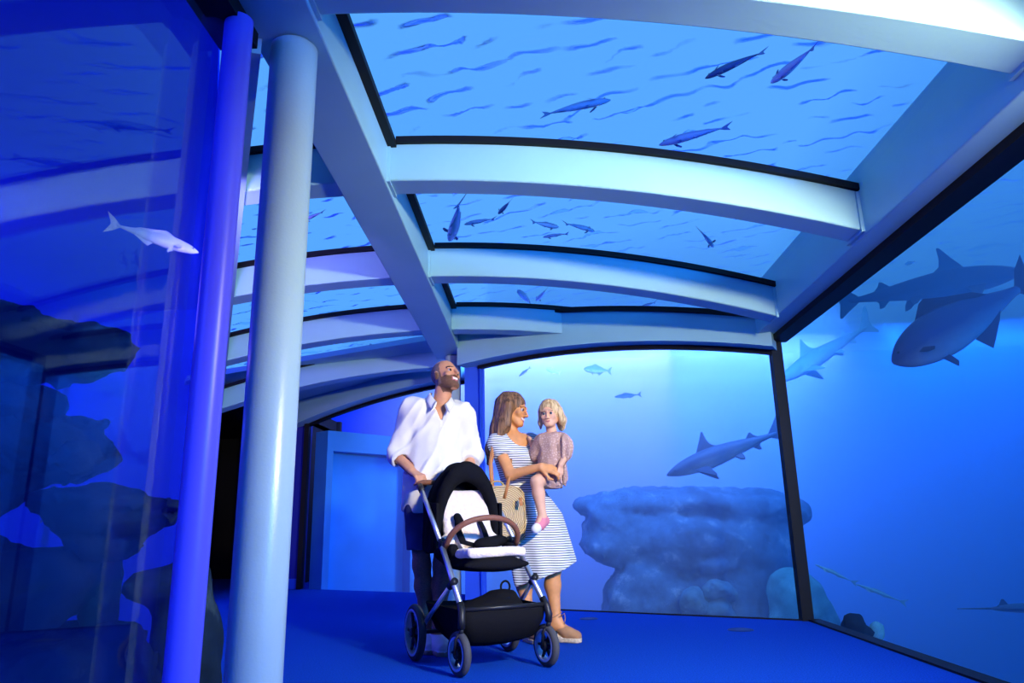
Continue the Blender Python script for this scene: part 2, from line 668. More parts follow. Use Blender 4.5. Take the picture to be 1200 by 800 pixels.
# ---- pane at the end of the side bay
w = empty('window_3')
tag(w, 'side bay window showing a recessed wall inside the tank', kind='structure')
nE = np.array([-eD[1], eD[0]])
V, F = [], []
for i in range(nb + 1):
    p = E1 + (E0 - E1) * i / nb
    z = zE(p[0]) + .02
    a, b = p - nE * .01, p - nE * .07
    V += [(a[0], a[1], -.05), (b[0], b[1], -.05), (b[0], b[1], z), (a[0], a[1], z)]
F = []
for i in range(nb):
    for k in range(4):
        F.append((4 * i + k, 4 * i + 4 + k, 4 * i + 4 + (k + 1) % 4, 4 * i + (k + 1) % 4))
F += [(0, 1, 2, 3), tuple(4 * nb + k for k in (3, 2, 1, 0))]
obj('pane', V, F, M_GLASS, w)
o = slant_beam(E1, E0, lambda x: zE(x) - .04, .042, .06, 'top_seal', M_RUBBER, off=-.03)
o.parent = w
MB().box((E0[0] - .05, E0[1] - .05, 0), (E0[0] + .015, E0[1] + .05, zE(E0[0]))).build('side_seal', M_RUBBER, w)

# ---- near left glass and the slanting glass of the side bay
w = empty('window_4')
tag(w, 'near left aquarium window with dark rocks and reflections', kind='structure')
MB().box((-1.21, -3.0, -.05), (-1.15, 2.30, 2.64)).build('pane', M_GLASS_SIDE, w)
MB().box((-1.24, -3.0, 2.60), (-1.09, 2.42, 2.668)).build('top_seal', M_RUBBER, w)
w = empty('window_5')
tag(w, 'slanting glass wall along the side bay behind the post', kind='structure')
MB().slab(G0 + np.array([-.06, .05]), G1, .05, -.05, (2.62, 2.06)).build('pane', M_GLASS, w)

# ---- walls
o = MB().hexa([(C1[0] - .02, C1[1] - .02, 0), (C1[0] + .02, C1[1] + .10, 0), (E1[0] + .2, E1[1] + .05, 0), (-.93, 8.62, 0),
               (C1[0] - .02, C1[1] - .02, 2.6), (C1[0] + .02, C1[1] + .10, 2.6), (E1[0] + .2, E1[1] + .05, 2.6), (-.93, 8.62, 2.6)]).build('wall_pier', M_BLUEWALL)
tag(o, 'blue pier between the two end windows', kind='structure')
o = MB().box((-.80, 7.32, 0), (-.60, 7.44, 2.4)).build('trim_1', M_BLUEWALL)
tag(o, 'blue post at the left end of the back window', kind='structure')
o = MB().box((-3.72, 9.93, 0), (-3.31, 10.15, 2.55)).build('wall_left', M_NAVY)
tag(o, 'narrow navy wall between the doorway and the window', kind='structure')
o = MB().box((-3.69, 9.90, 0), (-3.34, 9.93, .13)).build('baseboard_left', M_BLUEWALL)
tag(o, 'pale blue skirting of the narrow navy wall', kind='structure')
d = empty('door_1')
tag(d, 'dark doorway opening behind the near column', kind='structure')
m = MB()
m.box((-5.75, 12.4, 0), (-3.55, 12.5, 2.6)); m.box((-5.75, 8.5, 0), (-5.65, 12.5, 2.6)); m.box((-3.72, 10.15, 0), (-3.62, 12.5, 2.6))
m.box((-5.75, 8.4, 2.35), (-3.62, 12.5, 2.42)); m.box((-5.75, 8.45, 0), (-4.15, 8.55, 2.6))
m.build('dark_corridor', M_DARK, d)
MB().box((-3.78, 9.95, 0), (-3.72, 10.12, 2.36)).build('door_jamb', M_DARK, d)
MB().box((-4.62, 12.34, 1.75), (-4.40, 12.40, 1.95)).build('small_sign', mat('faded_sign', (.05, .06, .10), .7), d)
o = MB().box((-1.2, -3.3, -.1), (2.05, -3.2, 2.9)).build('wall_front', M_NAVY)
tag(o, 'navy wall closing the walkway behind the viewer', kind='structure')

# ---- tank shell: walls, sand, water
tk = empty('wall_tank')
tag(tk, 'blue painted walls of the big surrounding tank', kind='structure')
MB().box((10.5, -4.2, -2.2), (10.7, 15.2, 4.2)).build('tank_panel', M_TANK, tk)
MB().box((-3.0, 15.0, -2.2), (10.7, 15.2, 4.2)).build('tank_panel', M_TANK, tk)
MB().box((-9.2, -4.4, -2.2), (10.7, -4.2, 4.2)).build('tank_panel', M_TANK, tk)
MB().box((-9.2, -4.4, -2.2), (-9.0, 15.2, 4.2)).build('tank_panel', M_TANK_LEFT, tk)
MB().box((-9.2, 9.0, -2.2), (-5.75, 9.2, 4.2)).build('tank_panel', M_TANK_LEFT, tk)
MB().box((-9.2, 15.0, -2.2), (-3.0, 15.2, 4.2)).build('tank_panel', M_TANK_LEFT, tk)
MB().box((-5.85, 8.36, -2.2), (-4.16, 8.43, 3.45)).build('tank_panel', M_TANK_LEFT, tk)
MB().box((-5.85, 8.36, -2.2), (-5.77, 9.1, 3.45)).build('tank_panel', M_TANK_LEFT, tk)
MB().add([(-1.25, -4.2, 3.45), (-1.25, 2.3, 3.45), (-4.17, 8.6, 3.45), (-4.3, 9.2, 3.45), (-9.2, 9.2, 3.45), (-9.2, -4.2, 3.45),
          (-1.25, -4.2, 3.6), (-1.25, 2.3, 3.6), (-4.17, 8.6, 3.6), (-4.3, 9.2, 3.6), (-9.2, 9.2, 3.6), (-9.2, -4.2, 3.6)],
         [(5, 4, 3, 2, 1, 0), (6, 7, 8, 9, 10, 11)] + [(i, (i + 1) % 6, (i + 1) % 6 + 6, i + 6) for i in range(6)]).build('added_light_block', M_TANK_LEFT, tk)  # added slab that keeps the hall light out, so the left tank stays dark
o = MB().box((-9.2, -4.4, -2.3), (10.7, 15.2, -2.1)).build('tank_floor', M_SAND)
tag(o, 'pale sand bottom of the tank', kind='structure')


def water_surface():
    xs = np.arange(-8.95, 10.45, .042)
    yy = np.arange(-4.15, 14.98, .032)
    X, Y = np.meshgrid(xs, yy, indexing='ij')
    rng = np.random.default_rng(5)
    Z = np.zeros_like(X)
    # crests bend round slow swirls, like wind ripples on a pool
    th = .5 * np.sin(.55 * X + .25 * Y + 1.0) + .35 * np.sin(.42 * Y - .5 * X)
    for k in range(40):
        lam = rng.uniform(.14, .32)
        ang = rng.normal(1.2, .30) if k % 4 else rng.uniform(0, 3.14)
        U = X * math.cos(ang) + Y * math.sin(ang) + (.10 + .05 * math.sin(k)) * np.sin(1.1 * X + k) + .10 * np.sin(.9 * Y - 2 * k) + .12 * th
        Z += lam * .0122 * np.sin(2 * math.pi / lam * U + rng.uniform(0, 6.28))
    env = np.zeros_like(X)
    for k in range(14):
        lam, ang = rng.uniform(.45, 1.1), rng.uniform(0, 3.14)
        env += np.sin(2 * math.pi / lam * (X * math.cos(ang) + Y * math.sin(ang)) + rng.uniform(0, 6.28))
    Z *= np.clip(.80 + .22 * env, .15, 1.6)
    V = np.stack([X.ravel(), Y.ravel(), 3.75 + Z.ravel()], 1)
    a, b = len(xs), len(yy)
    I, J = np.meshgrid(np.arange(a - 1), np.arange(b - 1), indexing='ij')
    q = (I * b + J).ravel()
    F = np.stack([q, q + b, q + b + 1, q + 1], 1)
    m = bpy.data.materials.new('water_surface')
    m.use_nodes = True
    nt = m.node_tree
    nt.nodes.remove(nt.nodes['Principled BSDF'])
    tr = nt.nodes.new('ShaderNodeBsdfTransparent')
    tr.inputs['Color'].default_value = (0.85, 0.94, 1.0, 1)
    gl = nt.nodes.new('ShaderNodeBsdfGlossy')
    gl.inputs['Roughness'].default_value = 0.12
    gl.inputs['Color'].default_value = (0.22, 0.42, 0.95, 1)
    # the flanks that tilt away reflect the tank, the rest lets the hall light through
    ge = nt.nodes.new('ShaderNodeNewGeometry')
    dt = nt.nodes.new('ShaderNodeVectorMath'); dt.operation = 'DOT_PRODUCT'
    dt.inputs[1].default_value = (.36, .93, 0)
    ab = nt.nodes.new('ShaderNodeMath'); ab.operation = 'ABSOLUTE'
    mr = nt.nodes.new('ShaderNodeMapRange')
    mr.inputs['From Min'].default_value, mr.inputs['From Max'].default_value = .11, .24
    mr.inputs['To Min'].default_value, mr.inputs['To Max'].default_value = .03, .9
    nt.links.new(ge.outputs['Normal'], dt.inputs[0])
    nt.links.new(dt.outputs['Value'], mr.inputs['Value'])
    nt.nodes.remove(ab)
    mx = nt.nodes.new('ShaderNodeMixShader')
    nt.links.new(mr.outputs[0], mx.inputs[0])
    nt.links.new(tr.outputs[0], mx.inputs[1])
    nt.links.new(gl.outputs[0], mx.inputs[2])
    nt.links.new(mx.outputs[0], nt.nodes['Material Output'].inputs['Surface'])
    o = obj('water_surface', V, F, m, smooth=True)
    tag(o, 'rippled water surface seen from below through the roof', 'water', kind='stuff')


water_surface()

# ---- columns and post
def column(x, y, r, z1, label):
    m = MB()
    m.lathe([(r, 0), (r, z1 - .012), (r - .012, z1), (0, z1)], 40)
    o = m.build('column', M_COLUMN)
    o.location = (x, y, 0)
    auto_smooth(o, 50)
    tag(o, label, 'column')
    return o


column(-.985, 2.54, .094, 2.69 - .0, 'pale round steel column standing near the camera on the left')
column(-.945, 7.50, .085, 2.54, 'pale round column behind the bald man')
m = MB()
m.lathe([(.052, 0), (.052, 2.62), (0, 2.62)], 28)
o = m.build('glass_post', M_POST)
o.location = (-1.105, 2.28, 0)
auto_smooth(o, 50)
tag(o, 'slim violet post at the edge of the near left window', 'post')

for i, (x, y, r, lab) in enumerate([(1.353, 5.464, .085, 'dark round floor plate near the window corner'),
                                    (.328, 6.227, .07, 'dark round floor plate behind the woman'),
                                    (-.75, 6.6, .08, 'dark round floor plate beyond the pram')]):
    m = MB()
    m.lathe([(0, .006), (r * .8, .006), (r * .82, .004), (r * .86, .006), (r, .005), (r + .006, .0005)], 28)
    o = m.build('floor_plate', mat('dark_plate', (.004, .02, .12), .5))
    o.location = (x, y, 0)
    tag(o, lab, 'floor plate', 'round plates set in the carpet')
# ================================================================== people
def blend(ds, k):
    r = ds[0]
    for d in ds[1:]:
        r = smin(r, d, k)
    return r


def ecap(P, a, b, r1, r2, R=None, flat=0.7):
    """capsule squashed along the local y axis (elliptic limb or torso)"""
    a, b = np.asarray(a, float), np.asarray(b, float)
    if R is None:
        R = np.eye(3)
    s = np.array([1, 1 / flat, 1])
    return cap((P - a) @ R * s, (0, 0, 0), ((b - a) @ R) * s, r1, r2) * (0.5 + 0.5 * flat)


def head_sdf(P, c, R, s=1.0, kind='man'):
    """head about c; local -y is the face, +z up"""
    Q = ((P - np.asarray(c)) @ R) / s
    A = np.abs(Q[:, :1])
    Qs = np.concatenate([A, Q[:, 1:]], 1)        # mirrored
    cr = {'man': (.077, .098, .088), 'woman': (.073, .092, .086), 'child': (.080, .092, .088)}[kind]
    d = ell(Q, (0, .018, .034), cr)
    jaw = {'man': (.059, .064, .078), 'woman': (.053, .060, .072), 'child': (.060, .060, .066)}[kind]
    d = smin(d, ell(Q, (0, -.028, -.042), jaw), .03)
    cz = -.104 if kind == 'man' else (-.098 if kind == 'woman' else -.088)
    d = smin(d, ell(Q, (0, -.070, cz), (.026, .022, .018)), .03)
    d = smin(d, cap(Qs, (.052, .005, -.050), (.020, -.062, cz + .004), .017, .016), .03)
    d = smin(d, ell(Qs, (.038, -.062, -.024), (.026, .022, .022)), .02)
    d = smin(d, cap(Qs, (.0, -.088, .024), (.042, -.072, .026), .010, .008), .015)
    # eye sockets
    sd = -.103 if kind == 'man' else -.106
    d = -smin(-d, ell(Qs, (.031, sd, .004), (.017, .015, .009)), .010)
    # nose
    nl = {'man': .118, 'woman': .113, 'child': .102}[kind]
    d = smin(d, cap(Q, (0, -.086, .012), (0, -nl, -.030), .007, .011 if kind != 'child' else .009), .012)
    d = smin(d, ell(Qs, (.010, -.100, -.036), (.009, .011, .008)), .008)
    # lips
    d = smin(d, ell(Q, (0, -.086, -.060), (.024, .013, .007)), .006)
    d = smin(d, ell(Q, (0, -.083, -.073), (.020, .013, .007)), .006)
    # ears
    d = smin(d, ell(Qs, (.078, .014, -.004), (.010, .020, .032)), .006)
    return d * s


def head_region(P, c, R, s, kind):
    """material index of a face at P: 0 skin 1 brow 2 lip 3 teeth 4 beard 5 shaved hair"""
    Q = ((P - np.asarray(c)) @ R) / s
    x, y, z = np.abs(Q[:, 0]), Q[:, 1], Q[:, 2]
    m = np.zeros(len(P), int)
    hd = (z > -.125) & (np.linalg.norm(Q, axis=1) < .16)
    front = hd & (y < -.055)
    if kind == 'man':
        nz = vnoise(Q, 3, 90) * .006
        beard = hd & (z < -.040 + nz + .4 * np.maximum(0, x - .045)) & (y < .012) & (z > -.124)
        beard |= hd & (y < .02) & (y > -.02) & (x > .055) & (z < .01) & (z > -.09)
        m[beard] = 4
        m[hd & (y > -.015 + nz) & (z > -.075) & (x < .074) & ((z < .085 - .3 * (.09 - y)) | (y > .07))] = 5
        m[hd & (x > .05) & (y > -.02 + nz) & (z > .01) & (z < .085) & (x < .079)] = 5
    bz = (.029 if kind == 'man' else .026) + .10 * (x - .02) * (x < .035) - .20 * (x - .035) * (x >= .035)
    m[front & (np.abs(z - bz) < (.0050 if kind == 'man' else .0026)) & (x > .012) & (x < .050)] = 1
    smile = .35 * x
    if kind == 'child':
        m[front & (x < .018) & (z - .45 * x < -.062) & (z - .45 * x > -.074) & (y < -.070)] = 2
        return m
    m[front & (x < .026) & (z - smile < -.054) & (z - smile > -.081) & (y < -.076)] = 2
    if kind != 'child':
        m[front & (x < .022) & (z - smile < -.0585) & (z - smile > -.071) & (y < -.076)] = 3
    return m


def eyes(parent, base, c, R, s, iris):
    ms = [mat('eye_white', (.55, .53, .52), .2, spec=.5), iris, mat('pupil', (.005, .005, .005), .1)]
    for sx in (-1, 1):
        V, F, I = [], [], []
        nu, nv = 14, 9
        for j in range(nv + 1):
            th = math.pi * j / nv
            for i in range(nu):
                ph = 2 * math.pi * i / nu
                V.append((math.sin(th) * math.cos(ph), -math.cos(th), math.sin(th) * math.sin(ph)))
        for j in range(nv):
            for i in range(nu):
                F.append((j * nu + i, j * nu + (i + 1) % nu, (j + 1) * nu + (i + 1) % nu, (j + 1) * nu + i))
                I.append(2 if j < 1 else (1 if j < 3 else 0))
        V = np.array(V) * .0125 * s
        pos = np.asarray(c) + R @ (np.array([sx * .031, -.0775, .004]) * s)
        V = V @ R.T + pos - base
        o = obj('eye', V, F, None, parent, True, mats=ms, midx=I)


def hand_prims(wrist, fdir, back, thumb, curl=(30, 50, 35), s=1.0, spread=2.0, tcurl=20):
    """list of capsules (a, b, r1, r2) of a hand; fdir = fingers, back = back of hand, thumb = +1/-1 side"""
    Y = np.array(fdir, float); Y /= np.linalg.norm(Y)
    Z = np.array(back, float); Z -= Y * (Z @ Y); Z /= np.linalg.norm(Z)
    X = np.cross(Y, Z) * thumb
    W = np.array(wrist, float)

    def pt(p):
        return W + s * (X * p[0] + Y * p[1] + Z * p[2])
    out = []
    kx = [.030, .010, -.010, -.028]
    ky = [.088, .092, .087, .078]
    ln = [(.042, .026, .021), (.046, .030, .022), (.043, .027, .021), (.034, .021, .018)]
    for i in range(4):
        k = np.array([kx[i], ky[i], 0])
        out.append((pt((kx[i] * .55, .006, 0)), pt(k), .0175 * s, .0125 * s))
        p, ang = k, 0.0
        sp = math.radians(spread * (1.5 - i))
        for j in range(3):
            ang += math.radians(curl[j])
            d = np.array([math.sin(sp), math.cos(ang), -math.sin(ang)])
            q = p + d * ln[i][j]
            r = [.0100, .0088, .0078][j] * (0.9 if i == 3 else 1)
            out.append((pt(p), pt(q), r * s, r * .93 * s))
            p = q
    a = np.array([.022, .018, -.006]); b = np.array([.046, .048, -.016])
    out.append((pt(a), pt(b), .017 * s, .0125 * s))
    t = math.radians(tcurl)
    c_ = b + np.array([.020 * math.cos(t), .030, -.010 - .02 * math.sin(t)])
    e = c_ + np.array([-.004, .026 * math.cos(t), -.022 * math.sin(t) - .004])
    out.append((pt(b), pt(c_), .0118 * s, .0100 * s))
    out.append((pt(c_), pt(e), .0098 * s, .0080 * s))
    return out


def foot_prims(ankle, fwd, ln=.24, s=1.0):
    """capsules of a foot under an ankle at world height"""
    a = np.array(ankle, float)
    f = np.array([fwd[0], fwd[1], 0.0]); f /= np.linalg.norm(f)
    return a, f


def skin_mesh(parent, base, f, boxes, mats, region=None, name='body'):
    VV, FF, n = [], [], 0
    for lo, hi, h in boxes:
        v, q = surface_net(f, lo, hi, h)
        VV.append(v); FF.append(q + n); n += len(v)
    V, F = np.concatenate(VV), np.concatenate(FF)
    I = None
    if region is not None:
        I = region(V[F].mean(1))
    return obj(name, V - base, F, None, parent, True, mats=mats, midx=I)


def cloth(name, parent, base, f, lo, hi, h, material, region=None, mats=None):
    v, q = surface_net(f, lo, hi, h)
    I = region(v[q].mean(1)) if region else None
    return obj(name, v - base, q, material, parent, True, mats=mats, midx=I)


M_SKIN_M = mat('skin_man', (.62, .29, .15), .5, spec=.35, noise=(30, .08))
M_SKIN_W = mat('skin_woman', (.70, .30, .10), .48, spec=.35, noise=(30, .07))
M_SKIN_C = mat('skin_child', (.72, .39, .22), .5, spec=.3, noise=(30, .05))
M_LEG_M = mat('skin_man_leg', (.36, .17, .10), .55, spec=.3, noise=(160, .25))
M_BEARD = mat('short_beard', (.17, .085, .05), .8, noise=(220, .4), bump=(300, .5))
M_SHAVED = mat('shaved_hair', (.22, .14, .12), .7, noise=(220, .3), bump=(300, .3))
M_BROW_D = mat('dark_brow', (.05, .025, .015), .8)
M_BROW_L = mat('fair_brow', (.32, .20, .11), .8)
M_LIP = mat('lips', (.50, .16, .14), .45)
M_TEETH = mat('teeth', (.85, .83, .78), .3, spec=.5)
M_IRIS_B = mat('brown_iris', (.06, .03, .02), .2)
M_IRIS_G = mat('grey_iris', (.08, .10, .12), .2)


def linen_mat():
    return mat('white_linen', (.82, .79, .68), .9, spec=.05, noise=(14, .03), bump=(260, .15))


# ------------------------------------------------------------------ the man behind the pram
def build_man():
    base = np.array([-.73, 4.80, 0.0])
    me = empty('person', base)
    tag(me, 'bald bearded man in white linen shirt pushing the pram', 'person')
    Rt = rotm(az=16)
    Rh = rotm(ax=-17, ay=6, az=50)
    hc = np.array([-.655, 4.80, 1.747])
    neck = np.array([-.695, 4.83, 1.50])
    pel = np.array([-.745, 4.84, .92])
    shL, shR = np.array([-.872, 4.80, 1.515]), np.array([-.550, 4.88, 1.487])
    elL, elR = np.array([-.985, 4.82, 1.215]), np.array([-.485, 4.970, 1.215])
    wrL, wrR = np.array([-.866, 4.722, 1.100]), np.array([-.525, 4.830, 1.085])
    hL = hand_prims(wrL, (.72, -.62, -.40), (.15, -.25, .95), -1, (38, 62, 40), 1.04)
    hR = hand_prims(wrR, (.20, -.70, -.40), (-.10, -.25, .95), 1, (38, 62, 40), 1.04)
    legs = [  # hip, knee, ankle
        (np.array([-.835, 4.83, .90]), np.array([-.805, 4.79, .51]), np.array([-.765, 4.80, .085])),
        (np.array([-.655, 4.86, .90]), np.array([-.675, 4.80, .51]), np.array([-.690, 4.72, .085]))]
    fdir = [np.array([.25, -.97]), np.array([.35, -.94])]

    def arms(P, g=0.0):
        L = blend([cap(P, shL, elL, .052 + g, .042 + g), cap(P, elL, wrL, .040 + g, .027 + g)], .02)
        Rr = blend([cap(P, shR, elR, .052 + g, .042 + g), cap(P, elR, wrR, .040 + g, .027 + g)], .02)
        return np.minimum(L, Rr)

    def leg(P, i):
        h_, k_, a_ = legs[i]
        calf = k_ + (a_ - k_) * .30 + np.array([0, .018, 0])
        d = blend([cap(P, h_, k_, .082, .054), cap(P, k_, calf, .050, .056), cap(P, calf, a_, .054, .034)], .04)
        toe = np.array([a_[0] + fdir[i][0] * .14, a_[1] + fdir[i][1] * .14, .035])
        heel = np.array([a_[0] - fdir[i][0] * .03, a_[1] - fdir[i][1] * .03, .04])
        return blend([d, cap(P, a_, toe, .036, .026), cap(P, a_, heel, .034, .030)], .03)

    def torso(P, g=0.0):
        return blend([ecap(P, pel, pel + [.02, 0, .14], .165 + g, .150 + g, Rt, .66),
                      ecap(P, pel + [.02, 0, .14], (-.71, 4.85, 1.37), .150 + g, .165 + g, Rt, .62),
                      cap(P, shL, shR, .062 + g, .062 + g)], .09)

    def f(P):
        d = torso(P)
        d = smin(d, arms(P), .04)
        d = np.minimum(d, np.minimum(leg(P, 0), leg(P, 1)))
        d = smin(d, cap(P, neck + [0, .0, -.04], hc + Rh @ np.array([0, .028, -.06]), .066, .058), .03)
        d = smin(d, head_sdf(P, hc, Rh, 1.0, 'man'), .02)
        for a, b, r1, r2 in hL + hR:
            d = smin(d, cap(P, a, b, r1, r2), .008)
        return d

    def region(C):
        m = head_region(C, hc, Rh, 1.0, 'man')
        m[C[:, 2] < 1.60] = 0
        m[C[:, 2] < .75] = 6
        return m
    skin_mesh(me, base, f, [((-1.10, 4.5, 0), (-.40, 5.02, 1.545), .0095), ((-.80, 4.64, 1.525), (-.50, 4.96, 1.91), .0042),
                            ((-.93, 4.56, .96), (-.74, 4.77, 1.16), .0034), ((-.62, 4.66, .95), (-.46, 4.86, 1.12), .0045)],
              [M_SKIN_M, M_BROW_D, M_LIP, M_TEETH, M_BEARD, M_SHAVED, M_LEG_M], region)
    eyes(me, base, hc, Rh, 1.0, M_IRIS_B)

    # linen shirt with rolled sleeves
    cuffL = elL + (wrL - elL) * .22
    cuffR = elR + (wrR - elR) * .30

    def shirt(P):
        w = vnoise(P * [1, 1, .35], 11, 24) * .009 + -.016 * np.maximum(0, 1 - 2.2 * np.abs(vnoise(P @ rotm(ay=30) * [1, 1, .35], 12, 17))) ** 1.5 + .004
        t = blend([ecap(P, (-.745, 4.84, .90), (-.73, 4.84, 1.06), .196, .182, Rt, .72),
                   ecap(P, (-.73, 4.84, 1.06), (-.715, 4.85, 1.37), .180, .186, Rt, .66),
                   cap(P, shL + [.0, 0, .0], shR, .074, .074), cap(P, shL, neck, .06, .085), cap(P, shR, neck, .06, .085)], .07)
        # hem
        t = np.maximum(t, (.825 + .9 * (P[:, 0] + .745) ** 2 - P[:, 2]))
        a = np.minimum(blend([cap(P, shL, elL, .078, .068), cap(P, elL, cuffL, .067, .060)], .03),
                       blend([cap(P, shR, elR, .078, .068), cap(P, elR, cuffR, .067, .058)], .03))
        # rolled cuffs
        dl = (wrL - elL) / np.linalg.norm(wrL - elL)
        dr = (wrR - elR) / np.linalg.norm(wrR - elR)
        a = np.minimum(a, np.minimum(cap(P, cuffL - dl * .035, cuffL, .066, .064), cap(P, cuffR - dr * .035, cuffR, .066, .062)))
        a = np.where(P[:, 0] < -.72, np.maximum(a, (P - cuffL) @ dl - .004), np.maximum(a, (P - cuffR) @ dr - .004))
        d = smin(t, a, .035) + w
        # open collar: V down the chest
        ct = np.array([-.665, 4.70, 1.545])
        Q = (P - ct) @ Rt
        vee = np.maximum(np.abs(Q[:, 0]) - np.maximum(0, .052 * (Q[:, 2] + .115) / .115), Q[:, 1] - .12)
        vee = np.maximum(vee, -(Q[:, 2] + .115))
        d = np.maximum(d, -vee)
        # hole for the neck
        d = np.maximum(d, -cap(P, neck + [.0, -.0, -.02], neck + [.06, -.02, .3], .072, .080))
        # hollow inside the sleeves' ends
        d = np.maximum(d, -np.maximum(cap(P, cuffL - dl * .05, cuffL + dl * .1, .045, .045), -1))
        return d
    sh = cloth('shirt', me, base, shirt, (-1.10, 4.60, .80), (-.38, 5.08, 1.63), .0075, linen_mat())
    # collar, placket and chest pocket
    m = MB()
    for sx, pts in ((-1, [(-.765, 4.86, 1.605), (-.772, 4.79, 1.600), (-.750, 4.725, 1.575), (-.705, 4.690, 1.520)]),
                    (1, [(-.640, 4.90, 1.590), (-.615, 4.84, 1.580), (-.609, 4.76, 1.552), (-.640, 4.705, 1.505)])):
        up = np.array([0.012 * sx * -1, 0, .045]); out = np.array([.03 * sx, -.02, -.01])
        V = []
        for i, p in enumerate(pts):
            p = np.array(p)
            k = 1 - .25 * i / 3
            V += [p, p + up * k, p + up * k + out * .35, p + out * 1.3 * k + [0, -.006, -.025]]
        F = []
        for i in range(len(pts) - 1):
            for k in range(4):
                F.append((4 * i + k, 4 * i + (k + 1) % 4, 4 * i + 4 + (k + 1) % 4, 4 * i + 4 + k))
        F += [(0, 1, 2, 3), tuple(4 * (len(pts) - 1) + k for k in (3, 2, 1, 0))]
        m.add(np.array(V) - base, F)
    o = m.build('collar', linen_mat(), sh, True)
    md = o.modifiers.new('s', 'SUBSURF'); md.levels = md.render_levels = 2
    # placket follows the front of the shirt
    V, F = [], []
    zs = np.linspace(1.425, .86, 18)
    for z in zs:
        lo_y, hi_y = 4.55, 4.80
        x0 = -.665 - .02 * (1.425 - z)
        for _ in range(24):
            my = (lo_y + hi_y) / 2
            if shirt(np.array([[x0, my, z]]))[0] > 0:
                lo_y = my
            else:
                hi_y = my
        y = hi_y
        V += [(x0 - .016, y - .003, z), (x0 + .016, y + .004, z), (x0 + .016, y + .02, z), (x0 - .016, y + .013, z)]
    for i in range(len(zs) - 1):
        for k in range(4):
            F.append((4 * i + k, 4 * i + (k + 1) % 4, 4 * i + 4 + (k + 1) % 4, 4 * i + 4 + k))
    F += [(3, 2, 1, 0), tuple(4 * (len(zs) - 1) + k for k in range(4))]
    obj('placket', np.array(V) - base, F, linen_mat(), sh)

    def shorts(P):
        w = vnoise(P * [1, 1, .8], 21, 26) * .005
        d = ecap(P, pel + [0, 0, -.03], pel + [0, 0, .02], .180, .172, Rt, .74)
        for i in (0, 1):
            h_, k_, a_ = legs[i]
            e = k_ + (a_ - k_) * -.12
            d = smin(d, cap(P, h_, e, .100, .090), .03)
        d = np.maximum(d + w, np.maximum(.605 - P[:, 2], P[:, 2] - .915))
        for i in (0, 1):
            h_, k_, a_ = legs[i]
            d = np.maximum(d, -cap(P, h_ + (k_ - h_) * .8, a_, .074, .074))
        return d
    jeans = mat('navy_denim', (.030, .045, .13), .85, noise=(9, .35), bump=(220, .3))
    so = cloth('shorts', me, base, shorts, (-.98, 4.62, .59), (-.52, 5.04, .96), .0085, jeans)
    # belt
    V, F = [], []
    n = 36
    for i in range(n):
        a = 2 * math.pi * i / n
        d = Rt @ np.array([math.cos(a) * .180, math.sin(a) * .180 * .76, 0])
        for r, dz in ((1.0, -.018), (1.03, -.018), (1.03, .018), (1.0, .018)):
            V.append(pel + d * r + [0, 0, -.015 + dz])
    for i in range(n):
        for k in range(4):
            j = (i + 1) % n
            F.append((4 * i + k, 4 * j + k, 4 * j + (k + 1) % 4, 4 * i + (k + 1) % 4))
    obj('belt', np.array(V) - base, F, mat('brown_belt', (.10, .05, .025), .5), me, True)
    # trainers
    for i in (0, 1):
        a_ = legs[i][2]
        fd = np.array([*fdir[i], 0])

        def shoe(P, a_=a_, fd=fd):
            toe = np.array([a_[0], a_[1], .038]) + fd * .165
            heel = np.array([a_[0], a_[1], .040]) - fd * .045
            ball = np.array([a_[0], a_[1], .042]) + fd * .10
            d = blend([cap(P, heel, ball, .042, .050), cap(P, ball, toe, .048, .036), cap(P, a_ + [0, 0, .012], ball, .048, .040)], .03)
            sole = np.maximum(np.minimum(cap(P, heel * [1, 1, .4], ball * [1, 1, .4], .048, .054), cap(P, ball * [1, 1, .4], toe * [1, 1, .4], .054, .044)), P[:, 2] - .028)
            d = np.minimum(d, sole)
            d = np.maximum(d, -P[:, 2] + .001)
            return np.maximum(d, P[:, 2] - .105)
        c = a_ + fd * .05
        cloth('shoe', me, base, shoe, (c[0] - .19, c[1] - .19, -.01), (c[0] + .19, c[1] + .19, .12), .006, None,
              region=lambda C: (C[:, 2] < .026).astype(int), mats=[mat('white_trainer', (.75, .78, .80), .6), mat('tan_sole', (.45, .33, .20), .7)])
    return me


build_man()


